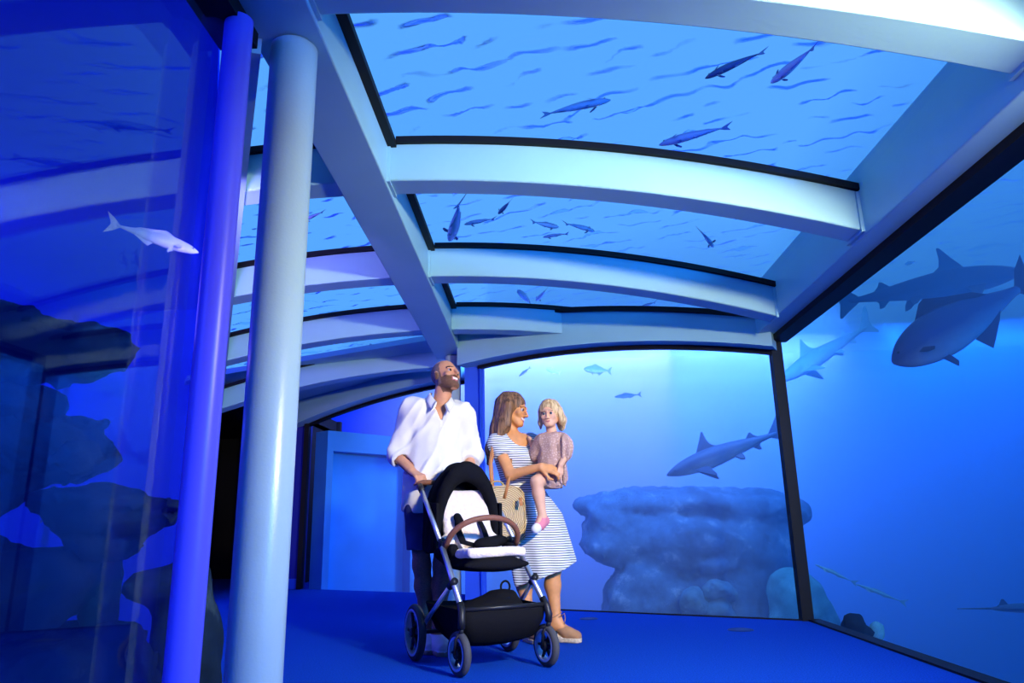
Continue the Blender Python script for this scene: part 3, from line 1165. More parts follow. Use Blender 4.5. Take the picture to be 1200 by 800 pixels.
# ------------------------------------------------------------------ the woman with the child on her arm
def stripe_mat():
    m = bpy.data.materials.new('striped_jersey')
    m.use_nodes = True
    nt = m.node_tree
    b = nt.nodes['Principled BSDF']
    b.inputs['Roughness'].default_value = .85
    b.inputs['Specular IOR Level'].default_value = .1
    tc = nt.nodes.new('ShaderNodeTexCoord')
    sp = nt.nodes.new('ShaderNodeSeparateXYZ')
    nt.links.new(tc.outputs['Object'], sp.inputs[0])
    nz = nt.nodes.new('ShaderNodeTexNoise')
    nz.inputs['Scale'].default_value = 5
    nt.links.new(tc.outputs['Object'], nz.inputs['Vector'])
    m1 = nt.nodes.new('ShaderNodeMath'); m1.operation = 'MULTIPLY_ADD'
    m1.inputs[1].default_value = .012
    nt.links.new(nz.outputs['Fac'], m1.inputs[0])
    nt.links.new(sp.outputs['Z'], m1.inputs[2])
    m2 = nt.nodes.new('ShaderNodeMath'); m2.operation = 'MULTIPLY'
    m2.inputs[1].default_value = 1 / .0150
    nt.links.new(m1.outputs[0], m2.inputs[0])
    m3 = nt.nodes.new('ShaderNodeMath'); m3.operation = 'FRACT'
    nt.links.new(m2.outputs[0], m3.inputs[0])
    r = nt.nodes.new('ShaderNodeValToRGB')
    r.color_ramp.elements[0].position = .60
    r.color_ramp.elements[0].color = (.80, .79, .74, 1)
    r.color_ramp.elements[1].position = .68
    r.color_ramp.elements[1].color = (.045, .05, .08, 1)
    nt.links.new(m3.outputs[0], r.inputs['Fac'])
    nt.links.new(r.outputs['Color'], b.inputs['Base Color'])
    return m


def hair_mat(name, c0, c1):
    m = mat(name, c0, .5, spec=.4)
    nt = m.node_tree
    b = nt.nodes['Principled BSDF']
    tc = nt.nodes.new('ShaderNodeTexCoord')
    mp = nt.nodes.new('ShaderNodeMapping')
    mp.inputs['Scale'].default_value = (60, 60, 6)
    n = nt.nodes.new('ShaderNodeTexNoise')
    n.inputs['Scale'].default_value = 1.5
    n.inputs['Detail'].default_value = 6
    r = nt.nodes.new('ShaderNodeValToRGB')
    r.color_ramp.elements[0].position, r.color_ramp.elements[1].position = .35, .65
    r.color_ramp.elements[0].color, r.color_ramp.elements[1].color = (*c0, 1), (*c1, 1)
    nt.links.new(tc.outputs['Object'], mp.inputs['Vector'])
    nt.links.new(mp.outputs[0], n.inputs['Vector'])
    nt.links.new(n.outputs['Fac'], r.inputs['Fac'])
    nt.links.new(r.outputs[0], b.inputs['Base Color'])
    bp = nt.nodes.new('ShaderNodeBump')
    bp.inputs['Strength'].default_value = .6
    bp.inputs['Distance'].default_value = .006
    nt.links.new(n.outputs['Fac'], bp.inputs['Height'])
    nt.links.new(bp.outputs[0], b.inputs['Normal'])
    return m


def build_woman():
    base = np.array([-.04, 5.08, 0.0])
    me = empty('person', base)
    tag(me, 'woman with long brown hair in striped dress carrying the child', 'person')
    Rt = rotm(az=38)
    Rh = rotm(ax=13, ay=6, az=68)
    hc = np.array([-.195, 5.07, 1.545])
    neck = np.array([-.215, 5.09, 1.345])
    shL, shR = np.array([-.325, 5.00, 1.310]), np.array([-.085, 5.16, 1.320])
    elL = np.array([-.225, 4.89, 1.075])
    wrL = np.array([-.020, 4.795, 1.118])
    elR = np.array([.030, 5.10, 1.150])
    wrR = np.array([.120, 4.99, 1.085])
    hL = hand_prims(wrL, (.90, .02, -.22), (.10, -.75, .60), 1, (22, 38, 25), .92, tcurl=10)
    hR = hand_prims(wrR, (-.55, -.65, -.45), (.75, -.45, .1), 1, (20, 30, 20), .90)
    pel = np.array([-.13, 5.10, .90])
    legs = [(np.array([-.19, 5.09, .86]), np.array([-.150, 5.09, .46]), np.array([-.130, 5.07, .125])),
            (np.array([-.06, 5.11, .86]), np.array([.045, 5.06, .46]), np.array([.052, 5.05, .130]))]
    fd = [np.array([.45, -.89, 0]), np.array([.93, -.36, 0])]

    def leg(P, i):
        h_, k_, a_ = legs[i]
        calf = k_ + (a_ - k_) * .32 + np.array([-.012, .016, 0])
        toe = np.array([a_[0], a_[1], 0]) + fd[i] * .125 + np.array([0, 0, .040])
        return blend([cap(P, h_, k_, .075, .050), cap(P, k_, calf, .047, .052), cap(P, calf, a_, .050, .030), cap(P, a_ + [0, 0, -.02], toe, .036, .026),
                      cap(P, a_, a_ - fd[i] * .035 + [0, 0, -.04], .030, .028)], .035)

    def f(P):
        t = blend([ecap(P, pel, (-.155, 5.10, 1.02), .150, .118, Rt, .74), ecap(P, (-.155, 5.10, 1.02), (-.20, 5.09, 1.24), .118, .140, Rt, .68),
                   cap(P, shL, shR, .046, .046)], .07)
        t = smin(t, cap(P, neck + [0, 0, -.05], hc + Rh @ np.array([0, .03, -.06]), .054, .047), .03)
        t = smin(t, head_sdf(P, hc, Rh, .96, 'woman'), .02)
        a = blend([cap(P, shL, elL, .044, .038), cap(P, elL, wrL, .037, .025)], .02)
        b = blend([cap(P, shR, elR, .044, .038), cap(P, elR, wrR, .037, .025)], .02)
        t = smin(t, np.minimum(a, b), .03)
        t = np.minimum(t, np.minimum(leg(P, 0), leg(P, 1)))
        for p, q, r1, r2 in hL + hR:
            t = smin(t, cap(P, p, q, r1, r2), .007)
        return t

    def region(C):
        m = head_region(C, hc, Rh, .96, 'woman')
        m[C[:, 2] < 1.38] = 0
        return m
    skin_mesh(me, base, f, [((-.42, 4.72, .03), (.23, 5.26, 1.42), .0088), ((-.33, 4.92, 1.40), (-.04, 5.22, 1.68), .0040),
                            ((-.04, 4.70, 1.01), (.15, 4.87, 1.17), .0034), ((.02, 4.84, .98), (.19, 5.02, 1.14), .0034)],
              [M_SKIN_W, M_BROW_D, M_LIP, M_TEETH], region)
    eyes(me, base, hc, Rh, .96, M_IRIS_B)

    def hair(P):
        Q = ((P - hc) @ Rh) / .96
        d = ell(Q, (0, .028, .040), (.088, .105, .094))
        # open at the face
        d = np.maximum(d, -ell(Q, (0, -.105, -.035), (.066, .085, .092)))
        # long fall over the back and shoulder
        g = vnoise(P * [1, 1, .12], 31, 70) * .007
        fall = blend([cap(P, (-.255, 5.08, 1.60), (-.300, 5.06, 1.42), .080, .070),
                      cap(P, (-.300, 5.06, 1.42), (-.365, 5.06, 1.27), .066, .040),
                      cap(P, (-.365, 5.06, 1.27), (-.390, 5.08, 1.17), .040, .016),
                      cap(P, (-.235, 4.995, 1.57), (-.262, 4.985, 1.43), .040, .036),
                      cap(P, (-.262, 4.985, 1.43), (-.310, 4.97, 1.335), .034, .016),
                      cap(P, (-.20, 5.16, 1.58), (-.24, 5.17, 1.38), .045, .03)], .04)
        d = smin(d, fall, .03) + g
        return d
    cloth('hair', me, base, hair, (-.47, 4.88, 1.10), (-.06, 5.28, 1.72), .0055, hair_mat('brown_hair', (.06, .028, .012), (.32, .16, .065)))

    def dress(P):
        w = vnoise(P * [1, 1, .35], 41, 20) * .005
        t = blend([ecap(P, (-.150, 5.10, .98), (-.205, 5.09, 1.22), .140, .158, Rt, .74),
                   cap(P, shL, shR, .058, .058), ell(P, (-.155, 4.985, 1.20), (.06, .05, .05)), ell(P, (-.075, 5.04, 1.20), (.06, .05, .05))], .06)
        # skirt: flaring elliptic cone
        z = P[:, 2]
        tt = np.clip((1.02 - z) / .62, 0, 1.2)
        cx = -.150 + .145 * tt
        cy = 5.10 - .02 * tt
        r = .132 + .075 * np.minimum(tt * 3, 1) + .020 * tt
        ang = np.arctan2((P[:, 1] - cy) / .80, P[:, 0] - cx)
        fold = (.009 * np.sin(7 * ang + 1.0) + .006 * np.sin(12 * ang + 2)) * tt
        q = np.sqrt((P[:, 0] - cx) ** 2 + ((P[:, 1] - cy) / .80) ** 2)
        sk = (q - r - fold) * .85
        hem = .430 + .34 * (P[:, 0] + .02) + .10 * (P[:, 1] - 5.1)
        sk = np.maximum(sk, np.maximum(hem - z, z - 1.06))
        sk = np.maximum(sk, -np.maximum(q - r - fold + .024, z - hem - .10))
        d = smin(t, sk, .05)
        # short sleeves
        for s_, e_ in ((shL, elL), (shR, elR)):
            dd = (e_ - s_) / np.linalg.norm(e_ - s_)
            c1 = s_ + dd * .125
            sl = np.maximum(cap(P, s_, c1 + dd * .03, .062, .064), (P - c1) @ dd)
            d = smin(d, sl, .03)
        # scoop neck
        ct = neck + np.array([.055, -.065, .03])
        d = np.maximum(d, -ell(P, ct, (.092, .085, .105), Rt))
        return d + w
    dr = cloth('dress', me, base, dress, (-.46, 4.80, .30), (.30, 5.36, 1.42), .0070, stripe_mat())
    # wedge shoes
    tan = mat('tan_suede', (.42, .21, .09), .8, noise=(20, .12))
    jute = mat('jute_rope', (.62, .48, .30), .9, noise=(60, .2), bump=(90, .8))
    for i in (0, 1):
        a_ = legs[i][2]
        F_ = fd[i]
        L_ = np.array([-F_[1], F_[0], 0])
        o_ = np.array([a_[0], a_[1], 0])

        def loc(P, o_=o_, F_=F_, L_=L_):
            Q = P - o_
            return np.stack([Q @ L_, Q @ F_, Q[:, 2]], 1)

        def wedge(P):
            Q = loc(P)
            y = Q[:, 1]
            wdt = .036 + .006 * np.clip(y / .1, -1, 1)
            top = np.where(y < .05, .082 - (y + .05) * .50, .030)
            top = np.clip(top, .022, .085)
            d = np.maximum(np.abs(Q[:, 0]) - wdt, np.abs(y - .055) - .115)
            end = np.minimum(cap(Q * [1, 1, 0], (0, -.025, 0), (0, .128, 0), .037, .042), 9)
            d = np.maximum(end, np.maximum(Q[:, 2] - top, .001 - Q[:, 2]))
            return d

        def upper(P):
            Q = loc(P)
            d = blend([cap(Q, (0, .135, .040), (0, .075, .058), .035, .038), cap(Q, (0, .075, .056), (0, .035, .080), .038, .034)], .02)
            d = np.maximum(d, .026 - Q[:, 2])
            heel = np.maximum(np.maximum(cap(Q, (0, -.03, .10), (0, -.02, .06), .036, .038), -cap(Q, (0, -.02, .14), (0, -.01, .05), .029, .030)), Q[:, 1] + .0)
            return np.minimum(d, heel)
        c = o_ + F_ * .055
        lo, hi = (c[0] - .17, c[1] - .17, -.005), (c[0] + .17, c[1] + .17, .15)
        so = cloth('shoe', me, base, upper, lo, hi, .0055, tan)
        cloth('wedge_sole', so, base * 0 + base, wedge, lo, hi, .0055, jute)
        # ankle ties
        m = MB()
        for zz in (.145, .165):
            m.tube([(a_[0] - .0 + .036 * math.cos(t), a_[1] + .036 * math.sin(t), zz + .02 * math.cos(t)) for t in np.linspace(0, 6.2, 18)], .0035, 6)
        m.tube([a_ + [.03, -.03, .03], a_ + [.055, -.035, .05], a_ + [.06, -.03, .02], a_ + [.05, -.035, -.02]], .003, 6)
        m.v = [tuple(np.array(v) - base) for v in m.v]
        m.build('ankle_tie', tan, so, True)
    return me


build_woman()


# ------------------------------------------------------------------ the child on her arm
def build_child():
    base = np.array([.05, 4.93, .70])
    me = empty('person', base)
    tag(me, 'small blonde child in pink blouse held on the arm', 'person')
    Rh = rotm(ax=4, ay=-3, az=-14)
    Rt = rotm(az=-28)
    s = .80
    hc = np.array([.052, 4.90, 1.480])
    neck = np.array([.068, 4.92, 1.360])
    hip = np.array([.050, 4.935, 1.085])
    shL, shR = np.array([-.005, 4.935, 1.300]), np.array([.125, 4.90, 1.300])
    elR, wrR = np.array([.150, 4.865, 1.205]), np.array([.112, 4.815, 1.125])
    elL, wrL = np.array([-.055, 4.985, 1.22]), np.array([-.075, 5.02, 1.30])
    hR = hand_prims(wrR, (-.12, -.10, -.95), (.55, -.80, .0), -1, (14, 22, 16), .56)
    kneeL, ankL = np.array([-.050, 4.800, 1.020]), np.array([-.018, 4.790, .800])
    kneeR, ankR = np.array([.060, 5.22, 1.03]), np.array([-.02, 5.30, .86])

    def f(P):
        d = ecap(P, hip, (.062, 4.92, 1.27), .082, .080, Rt, .8)
        d = smin(d, cap(P, shL, shR, .036, .036), .04)
        d = smin(d, cap(P, neck + [0, 0, -.03], hc + [0, .012, -.05], .036, .036), .02)
        d = smin(d, head_sdf(P, hc, Rh, s, 'child'), .012)
        d = smin(d, blend([cap(P, shR, elR, .030, .026), cap(P, elR, wrR, .025, .019)], .015), .02)
        d = smin(d, blend([cap(P, shL, elL, .030, .026), cap(P, elL, wrL, .025, .019), cap(P, wrL, wrL + [-.02, .02, .04], .02, .014)], .015), .02)
        hl = hip + [-.03, -.03, -.02]
        d = smin(d, blend([cap(P, hl, kneeL, .058, .042), cap(P, kneeL, kneeL + (ankL - kneeL) * .35 + [.0, .012, 0], .038, .040),
                           cap(P, kneeL + (ankL - kneeL) * .35 + [.0, .012, 0], ankL, .040, .026),
                           cap(P, ankL, ankL + [-.030, -.055, -.055], .026, .020)], .02), .03)
        d = smin(d, blend([cap(P, hip + [.04, .03, -.02], kneeR, .058, .042), cap(P, kneeR, ankR, .040, .026), cap(P, ankR, ankR + [.03, -.05, -.05], .026, .02)], .02), .03)
        for p, q, r1, r2 in hR:
            d = smin(d, cap(P, p, q, r1, r2), .005)
        return d

    def region(C):
        m = head_region(C, hc, Rh, s, 'child')
        m[C[:, 2] < 1.37] = 0
        return m
    skin_mesh(me, base, f, [((-.13, 4.70, .70), (.23, 5.14, 1.42), .0062), ((-.04, 4.78, 1.372), (.15, 5.02, 1.60), .0036),
                            ((.06, 4.76, 1.02), (.15, 4.86, 1.14), .0028)],
              [M_SKIN_C, M_BROW_L, M_LIP, M_LIP], region)
    eyes(me, base, hc, Rh, s, M_IRIS_G)

    def hair(P):
        Q = ((P - hc) @ Rh) / s
        d = ell(Q, (0, .028, .042), (.096, .106, .100))
        d = np.maximum(d, -ell(Q, (-.004, -.110, -.030), (.068, .080, .100)))
        g = vnoise(P * [1, 1, .15], 51, 80) * .005
        side = blend([cap(Q, (.082, .0, .03), (.108, .0, -.06), .034, .032), cap(Q, (.108, .0, -.06), (.112, .005, -.125), .032, .014),
                      cap(Q, (.06, .08, .0), (.07, .09, -.12), .05, .03), cap(Q, (-.03, .09, .0), (-.03, .09, -.12), .05, .03),
                      cap(Q, (-.080, .01, .03), (-.088, .005, -.06), .022, .018), cap(Q, (-.088, .005, -.06), (-.090, .0, -.110), .018, .008)], .03)
        return (smin(d, side, .025)) * s + g * s
    cloth('hair', me, base, hair, (-.09, 4.74, 1.30), (.22, 5.05, 1.61), .0042, hair_mat('blonde_hair', (.36, .20, .07), (.80, .58, .27)))

    def blouse(P):
        w = vnoise(P * [1, 1, .25], 61, 60) * .005
        d = ecap(P, hip + [0, 0, -.015], (.062, 4.92, 1.27), .104, .094, Rt, .84)
        d = smin(d, cap(P, shL, shR, .050, .050), .05)
        d = smin(d, ell(P, elR * .45 + shR * .55 + [.010, -.022, -.004], (.052, .056, .086)), .006)
        cuff = elR + (wrR - elR) * .30
        d = smin(d, cap(P, elR * .7 + shR * .3, cuff, .052, .030), .02)
        d = smin(d, cap(P, shL, elL, .052, .05), .02)
        # bloomers
        d = smin(d, cap(P, hip + [-.01, -.02, -.02], hip + (kneeL - hip) * .35, .085, .066), .03)
        d = smin(d, cap(P, hip + [.02, .02, -.02], hip + (kneeR - hip) * .45, .085, .060), .03)
        d = np.maximum(d, -cap(P, neck, neck + [0, 0, .2], .042, .06))
        # gathers of the puff sleeve
        ang = np.arctan2(P[:, 1] - elR[1] - .03, P[:, 0] - elR[0] + .02)
        sl = np.clip((P[:, 0] - .085) / .04, 0, 1)
        return d + w + .008 * np.sin(13 * ang) * sl * np.clip((1.32 - P[:, 2]) / .03, 0, 1)
    bm_ = mat('dusty_pink_print', (.40, .22, .19), .85, bump=(120, .3))
    if 'print' not in bm_:
        bm_['print'] = 1
        nt = bm_.node_tree
        b = nt.nodes['Principled BSDF']
        tc = nt.nodes.new('ShaderNodeTexCoord')
        vo = nt.nodes.new('ShaderNodeTexVoronoi')
        vo.inputs['Scale'].default_value = 70
        r = nt.nodes.new('ShaderNodeValToRGB')
        r.color_ramp.elements[0].position, r.color_ramp.elements[1].position = .25, .45
        r.color_ramp.elements[0].color, r.color_ramp.elements[1].color = (.62, .43, .33, 1), (.48, .29, .21, 1)
        nt.links.new(tc.outputs['Object'], vo.inputs['Vector'])
        nt.links.new(vo.outputs['Distance'], r.inputs['Fac'])
        nt.links.new(r.outputs[0], b.inputs['Base Color'])
    cloth('blouse', me, base, blouse, (-.14, 4.74, .98), (.25, 5.08, 1.40), .0048, bm_)
    pink = mat('pink_canvas', (.72, .22, .24), .8)
    white = mat('white_rubber_toe', (.80, .78, .74), .5)
    for ank, dv in ((ankL, np.array([-.045, -.075, -.080])), (ankR, np.array([.04, -.07, -.075]))):
        toe = ank + dv
        heel = ank + np.array([.012, .020, -.030])

        def shoe(P):
            d = blend([cap(P, heel, toe, .034, .030), cap(P, ank + [-.004, -.004, -.012], heel * .5 + toe * .5, .033, .034)], .015)
            return np.maximum(d, -cap(P, ank + [0, -.012, -.005], ank + [.01, -.02, .08], .026, .04))
        tl = toe
        cloth('shoe', me, base, shoe, np.minimum(np.minimum(toe, ank), heel) - .045, np.maximum(np.maximum(toe, ank), heel) + .045, .0035, None,
              region=lambda C: (np.linalg.norm(C - tl, axis=1) < .037).astype(int), mats=[pink, white])
    return me


build_child()
# ================================================================== pram
def build_pram():
    O = np.array([-.514, 4.563, 0.0])
    rz = math.atan2(.479, .878)          # local x = across (viewer's right), local -y = forward
    root = empty('pram', O, rz)
    tag(root, 'black pram with silver frame and cream padded seat', 'pram')
    ALU = mat('brushed_aluminium', (.62, .64, .68), .32, metal=.85)
    BLK = mat('black_plastic', (.010, .010, .011), .45, spec=.4)
    FAB = mat('black_fabric', (.008, .008, .010), .95, spec=.05, bump=(220, .3))
    TYRE = mat('grey_tyre', (.055, .055, .058), .75, bump=(60, .2))
    RIM = mat('silver_rim', (.70, .72, .75), .35, metal=.6)
    TAN = mat('brown_leather', (.20, .075, .040), .5, noise=(25, .12), bump=(90, .2))
    CREAM = mat('cream_fleece', (.80, .66, .55), .95, spec=.05, noise=(30, .08), bump=(55, .9), sheen=.3)

    def P(a, b, z):                      # across, forward, up -> local
        return (a, -b, z)

    def shift(pts):
        return [P(*p) for p in pts]
    # chassis tubes
    for s in (-1, 1):
        MB().tube(shift([(s * .235, -.115, .985), (s * .235, .228, .672)]), .0145, 12).build('upper_tube', ALU, root, True)
        MB().tube(shift([(s * .235, .213, .686), (s * .235, .283, .620)]), .0105, 10).build('inner_tube', BLK, root, True)
        MB().tube(shift([(s * .235, .273, .630), (s * .245, .582, .330)]), .0155, 12).build('lower_tube', ALU, root, True)
        MB().tube(shift([(s * .248, .452, .445), (s * .285, .07, .185)]), .0130, 12).build('rear_leg', ALU, root, True)
        m = MB()
        m.tube(shift([(s * .244, .49, .462), (s * .250, .425, .428)]), .0195, 12)
        m.build('joint_clip', BLK, root, True)
        m = MB()
        m.tube(shift([(s * .244, .565, .352), (s * .250, .598, .315), (s * .256, .612, .27), (s * .255, .605, .235)]), .0195, 12)
        m.tube(shift([(s * .255, .607, .24), (s * .255, .600, .20)]), .0125, 12)
        m.build('front_fork_knee', BLK, root, True)
        m = MB()
        for q in (-1, 1):
            m.tube(shift([(s * .255, .600, .215), (s * .255 + q * .026, .592, .185), (s * .255 + q * .028, .575, .108)]), .0075, 8)
        m.build('front_fork', BLK, root, True)
        m = MB()
        m.tube(shift([(s * .285, .09, .20), (s * .285, .03, .165), (s * .285, .0, .155)]), .022, 12)
        m.build('rear_hub_arm', BLK, root, True)
    m = MB()
    m.tube(shift([(-.285, .02, .155), (.285, .02, .155)]), .012, 10)
    m.build('rear_axle', BLK, root, True)
    MB().tube(shift([(-.235, -.125, .992), (-.235, -.155, 1.014), (-.208, -.168, 1.022), (.208, -.168, 1.022), (.235, -.155, 1.014), (.235, -.125, .992)]), .0165, 12).build('handlebar', TAN, root, True)
    for s in (-1, 1):
        MB().tube(shift([(s * .235, -.132, 1.0), (s * .235, -.092, .962)]), .0195, 12).build('handle_joint', BLK, root, True)
    MB().tube(shift([(-.255, .590, .322), (.255, .590, .322)]), .012, 10).build('front_crossbar', BLK, root, True)

    # wheels
    def wheel(a, b, r, w, yaw):
        wh = empty('wheel', P(a, b, r), math.radians(yaw), root)
        tyre = []
        for k in range(13):
            t = -math.pi / 2 + math.pi * k / 12
            tyre.append((r - .022 + .022 * math.cos(t), w * math.sin(t)))
        tyre = [(r - .030, -w * .9)] + tyre + [(r - .030, w * .9), (r - .030, -w * .9)]
        MB().lathe(tyre, 40, axis='x').build('tyre', TYRE, wh, True)
        auto_smooth(MB().lathe([(r - .026, -w * .98), (r - .033, -w * 1.05), (r - .040, -w * .98), (r - .040, w * .98), (r - .033, w * 1.05), (r - .026, w * .98)], 40, axis='x').build('rim', RIM, wh), 30)
        for k in range(6):
            t = math.pi / 3 * k
            MB().tube([(0, .018 * math.cos(t), .018 * math.sin(t)), (0, (r - .036) * math.cos(t), (r - .036) * math.sin(t))], [.013, .009], 6, flat=.8).build('spoke', BLK, wh, True)
        auto_smooth(MB().lathe([(0, -w * 1.25), (.022, -w * 1.2), (.026, -w), (.026, w), (.022, w * 1.2), (0, w * 1.25)], 20, axis='x').build('hub', BLK, wh), 40)
    for s in (-1, 1):
        wheel(s * .300, .0, .155, .022, 0)
        wheel(s * .255, .573, .110, .021, 6)

    # basket
    def sheet(grid, t=.006):
        g = np.array(grid, float)
        a, b = g.shape[:2]
        V = g.reshape(-1, 3)
        F = [(i * b + j, i * b + j + 1, (i + 1) * b + j + 1, (i + 1) * b + j) for i in range(a - 1) for j in range(b - 1)]
        return V, F

    prof = [(.585, .322, .245), (.575, .25, .235), (.53, .165, .20), (.40, .128, .17), (.20, .135, .17), (.09, .18, .20), (.06, .27, .235), (.055, .33, .245)]
    grid = []
    for b, z, hw in prof:
        row = []
        for k in range(9):
            a = -hw + 2 * hw * k / 8
            sag = -.012 * math.cos(math.pi * (k - 4) / 8)
            row.append(P(a, b, z + sag))
        grid.append(row)
    V, F = sheet(grid)
    bo = obj('basket', V, F, FAB, root, True)
    md = bo.modifiers.new('thick', 'SOLIDIFY'); md.thickness = .008
    # basket sides
    for s in (-1, 1):
        V = [P(s * hw, b, z) for b, z, hw in prof] + [P(s * .250, b, .322) for b, z, hw in prof]
        n = len(prof)
        o = obj('basket_side', V, [(i, i + 1, n + i + 1, n + i) for i in range(n - 1)], FAB, bo)
        md = o.modifiers.new('thick', 'SOLIDIFY'); md.thickness = .006
    # a black bag lying in the basket
    def bag(Q):
        return blend([ell(Q, P(.05, .38, .30), (.16, .12, .07)), ell(Q, P(.10, .34, .35), (.09, .08, .045)), ell(Q, P(-.06, .36, .28), (.12, .1, .06))], .05) + vnoise(Q, 5, 30) * .006
    v, q = surface_net(bag, (-.25, -.55, .18), (.28, -.2, .45), .012)
    bg_ = empty('black_bag', O, rz)
    tag(bg_, 'soft black bag stowed in the pram basket', 'bag')
    obj('bag_body', v, q, FAB, bg_, True)
    MB().tube([P(.115 + .028 * math.cos(t), .36, .405 + .032 * math.sin(t)) for t in np.linspace(-.6, 3.9, 16)], .006, 8).build('bag_loop', FAB, bg_, True)

    # seat unit: shell, hood, fleece liner, bumper bar, harness
    def shell(Q):
        Q2 = np.stack([Q[:, 0], -Q[:, 1], Q[:, 2]], 1)      # a, b, z
        back = ell(Q2, (0, -.02, .80), (.205, .05, .30), rotm(ax=20))
        base_ = np.maximum(ell(Q2, (0, .27, .545), (.205, .27, .055)), -9)
        side = np.minimum(cap(Q2, (-.180, .10, .60), (-.180, .30, .62), .04, .03), cap(Q2, (.180, .10, .60), (.180, .30, .62), .04, .03))
        d = smin(smin(back, base_, .08), side, .05)
        foot = ell(Q2, (0, .50, .535), (.20, .06, .028))
        return smin(d, foot, .05)
    v, q = surface_net(shell, (-.30, -.62, .42), (.30, .22, 1.16), .010)
    obj('seat_shell', v, q, FAB, root, True)

    # folded hood: a thick arch over the head of the seat
    def hood(Q):
        a, b, z = Q[:, 0], -Q[:, 1], Q[:, 2]
        d = None
        for k, (b0, tilt, top, hw) in enumerate([(-.10, -.25, 1.055, .192), (-.03, -.10, 1.080, .200), (.055, .08, 1.078, .198)]):
            zz = z - .66
            bb = b - b0 - tilt * zz * .5
            r = np.sqrt((a / hw) ** 2 + (zz / (top - .66)) ** 2 + 1e-9)
            ring = np.sqrt(((r - 1) * .22) ** 2 + (bb * .75) ** 2) - .034
            ring = np.maximum(ring, .60 - z)
            d = ring if d is None else smin(d, ring, .03)
        # cloth closing the back
        zz = z - .66
        r = np.sqrt((a / .195) ** 2 + (zz / .40) ** 2)
        back = np.maximum(np.abs(b + .085 + .1 * zz) - .02, np.maximum((r - 1) * .2, .60 - z))
        return smin(d, back, .03) + vnoise(Q, 9, 40) * .003
    v, q = surface_net(hood, (-.32, -.20, .56), (.32, .26, 1.16), .009)
    hd = obj('hood', v, q, FAB, root, True)
    for s in (-1, 1):                    # hood side panels down to the hinge
        MB().add([P(s * .195, -.12, .62), P(s * .198, .12, .62), P(s * .198, .12, .88), P(s * .197, -.13, .90),
                  P(s * .212, -.12, .62), P(s * .216, .12, .62), P(s * .216, .12, .88), P(s * .214, -.13, .90)],
                 [(0, 1, 2, 3), (7, 6, 5, 4), (0, 4, 5, 1), (1, 5, 6, 2), (2, 6, 7, 3), (3, 7, 4, 0)]).build('side_panel', FAB, hd)
        auto_smooth(MB().lathe([(0, -.012), (.035, -.012), (.040, 0), (.035, .012), (0, .012)], 20, center=P(s * .215, .22, .645), axis='x').build('seat_hinge', BLK, root), 40)

    def liner(Q):
        Q2 = np.stack([Q[:, 0], -Q[:, 1], Q[:, 2]], 1)
        R = rotm(ax=20)
        q1 = (Q2 - np.array([0, .055, .795])) @ R
        bk = np.sqrt(np.maximum(np.abs(q1[:, 0]) - .130, 0) ** 2 + np.maximum(np.abs(q1[:, 1]) - .004, 0) ** 2 + np.maximum(np.abs(q1[:, 2]) - .150, 0) ** 2) - .026
        q2 = (Q2 - np.array([0, .315, .592])) @ rotm(ax=3)
        st = np.sqrt(np.maximum(np.abs(q2[:, 0]) - .155, 0) ** 2 + np.maximum(np.abs(q2[:, 1]) - .185, 0) ** 2 + np.maximum(np.abs(q2[:, 2]) - .003, 0) ** 2) - .024
        sd = np.minimum(cap(Q2, (-.165, .12, .66), (-.165, .22, .615), .032, .028), cap(Q2, (.165, .12, .66), (.165, .22, .615), .032, .028))
        return smin(smin(bk, st, .05), sd, .04) + vnoise(Q, 14, 55) * .004
    v, q = surface_net(liner, (-.24, -.56, .53), (.24, .06, 1.02), .0075)
    ln_ = obj('seat_liner', v, q, CREAM, root, True)
    # bumper bar
    pts = []
    for t in np.linspace(0, math.pi, 25):
        pts.append((-.222 * math.cos(t), .275 + .235 * math.sin(t) ** .6 * .55, .625 + .165 * math.sin(t) ** .75))
    MB().tube(shift(pts), .0165, 12).build('bumper_bar', TAN, root, True)
    for s in (-1, 1):
        MB().tube(shift([(s * .222, .285, .66), (s * .222, .262, .595)]), .020, 12).build('bumper_joint', BLK, root, True)
    # harness
    for s in (-1, 1):
        m = MB()
        p = [np.array(P(s * .065, .085, .80)), np.array(P(s * .085, .140, .72)), np.array(P(s * .078, .20, .655)), np.array(P(s * .030, .27, .635))]
        m.tube(p, .021, 8, flat=.3)
        m.build('shoulder_strap', FAB, ln_, True)
    v, q = surface_net(lambda Q: blend([ell(Q, P(.03, .285, .642), (.075, .055, .038)), ell(Q, P(.10, .25, .655), (.06, .05, .03)), ell(Q, P(.15, .22, .66), (.05, .04, .03))], .03), (-.08, -.38, .58), (.23, -.15, .72), .009)
    obj('harness_buckle', v, q, FAB, ln_, True)
    v, q = surface_net(lambda Q: cap(Q, P(-.085, .125, .80), P(-.08, .15, .77), .024, .026), (-.14, -.2, .73), (-.03, -.08, .85), .007)
    obj('strap_pad', v, q, FAB, ln_, True)
    return root


build_pram()


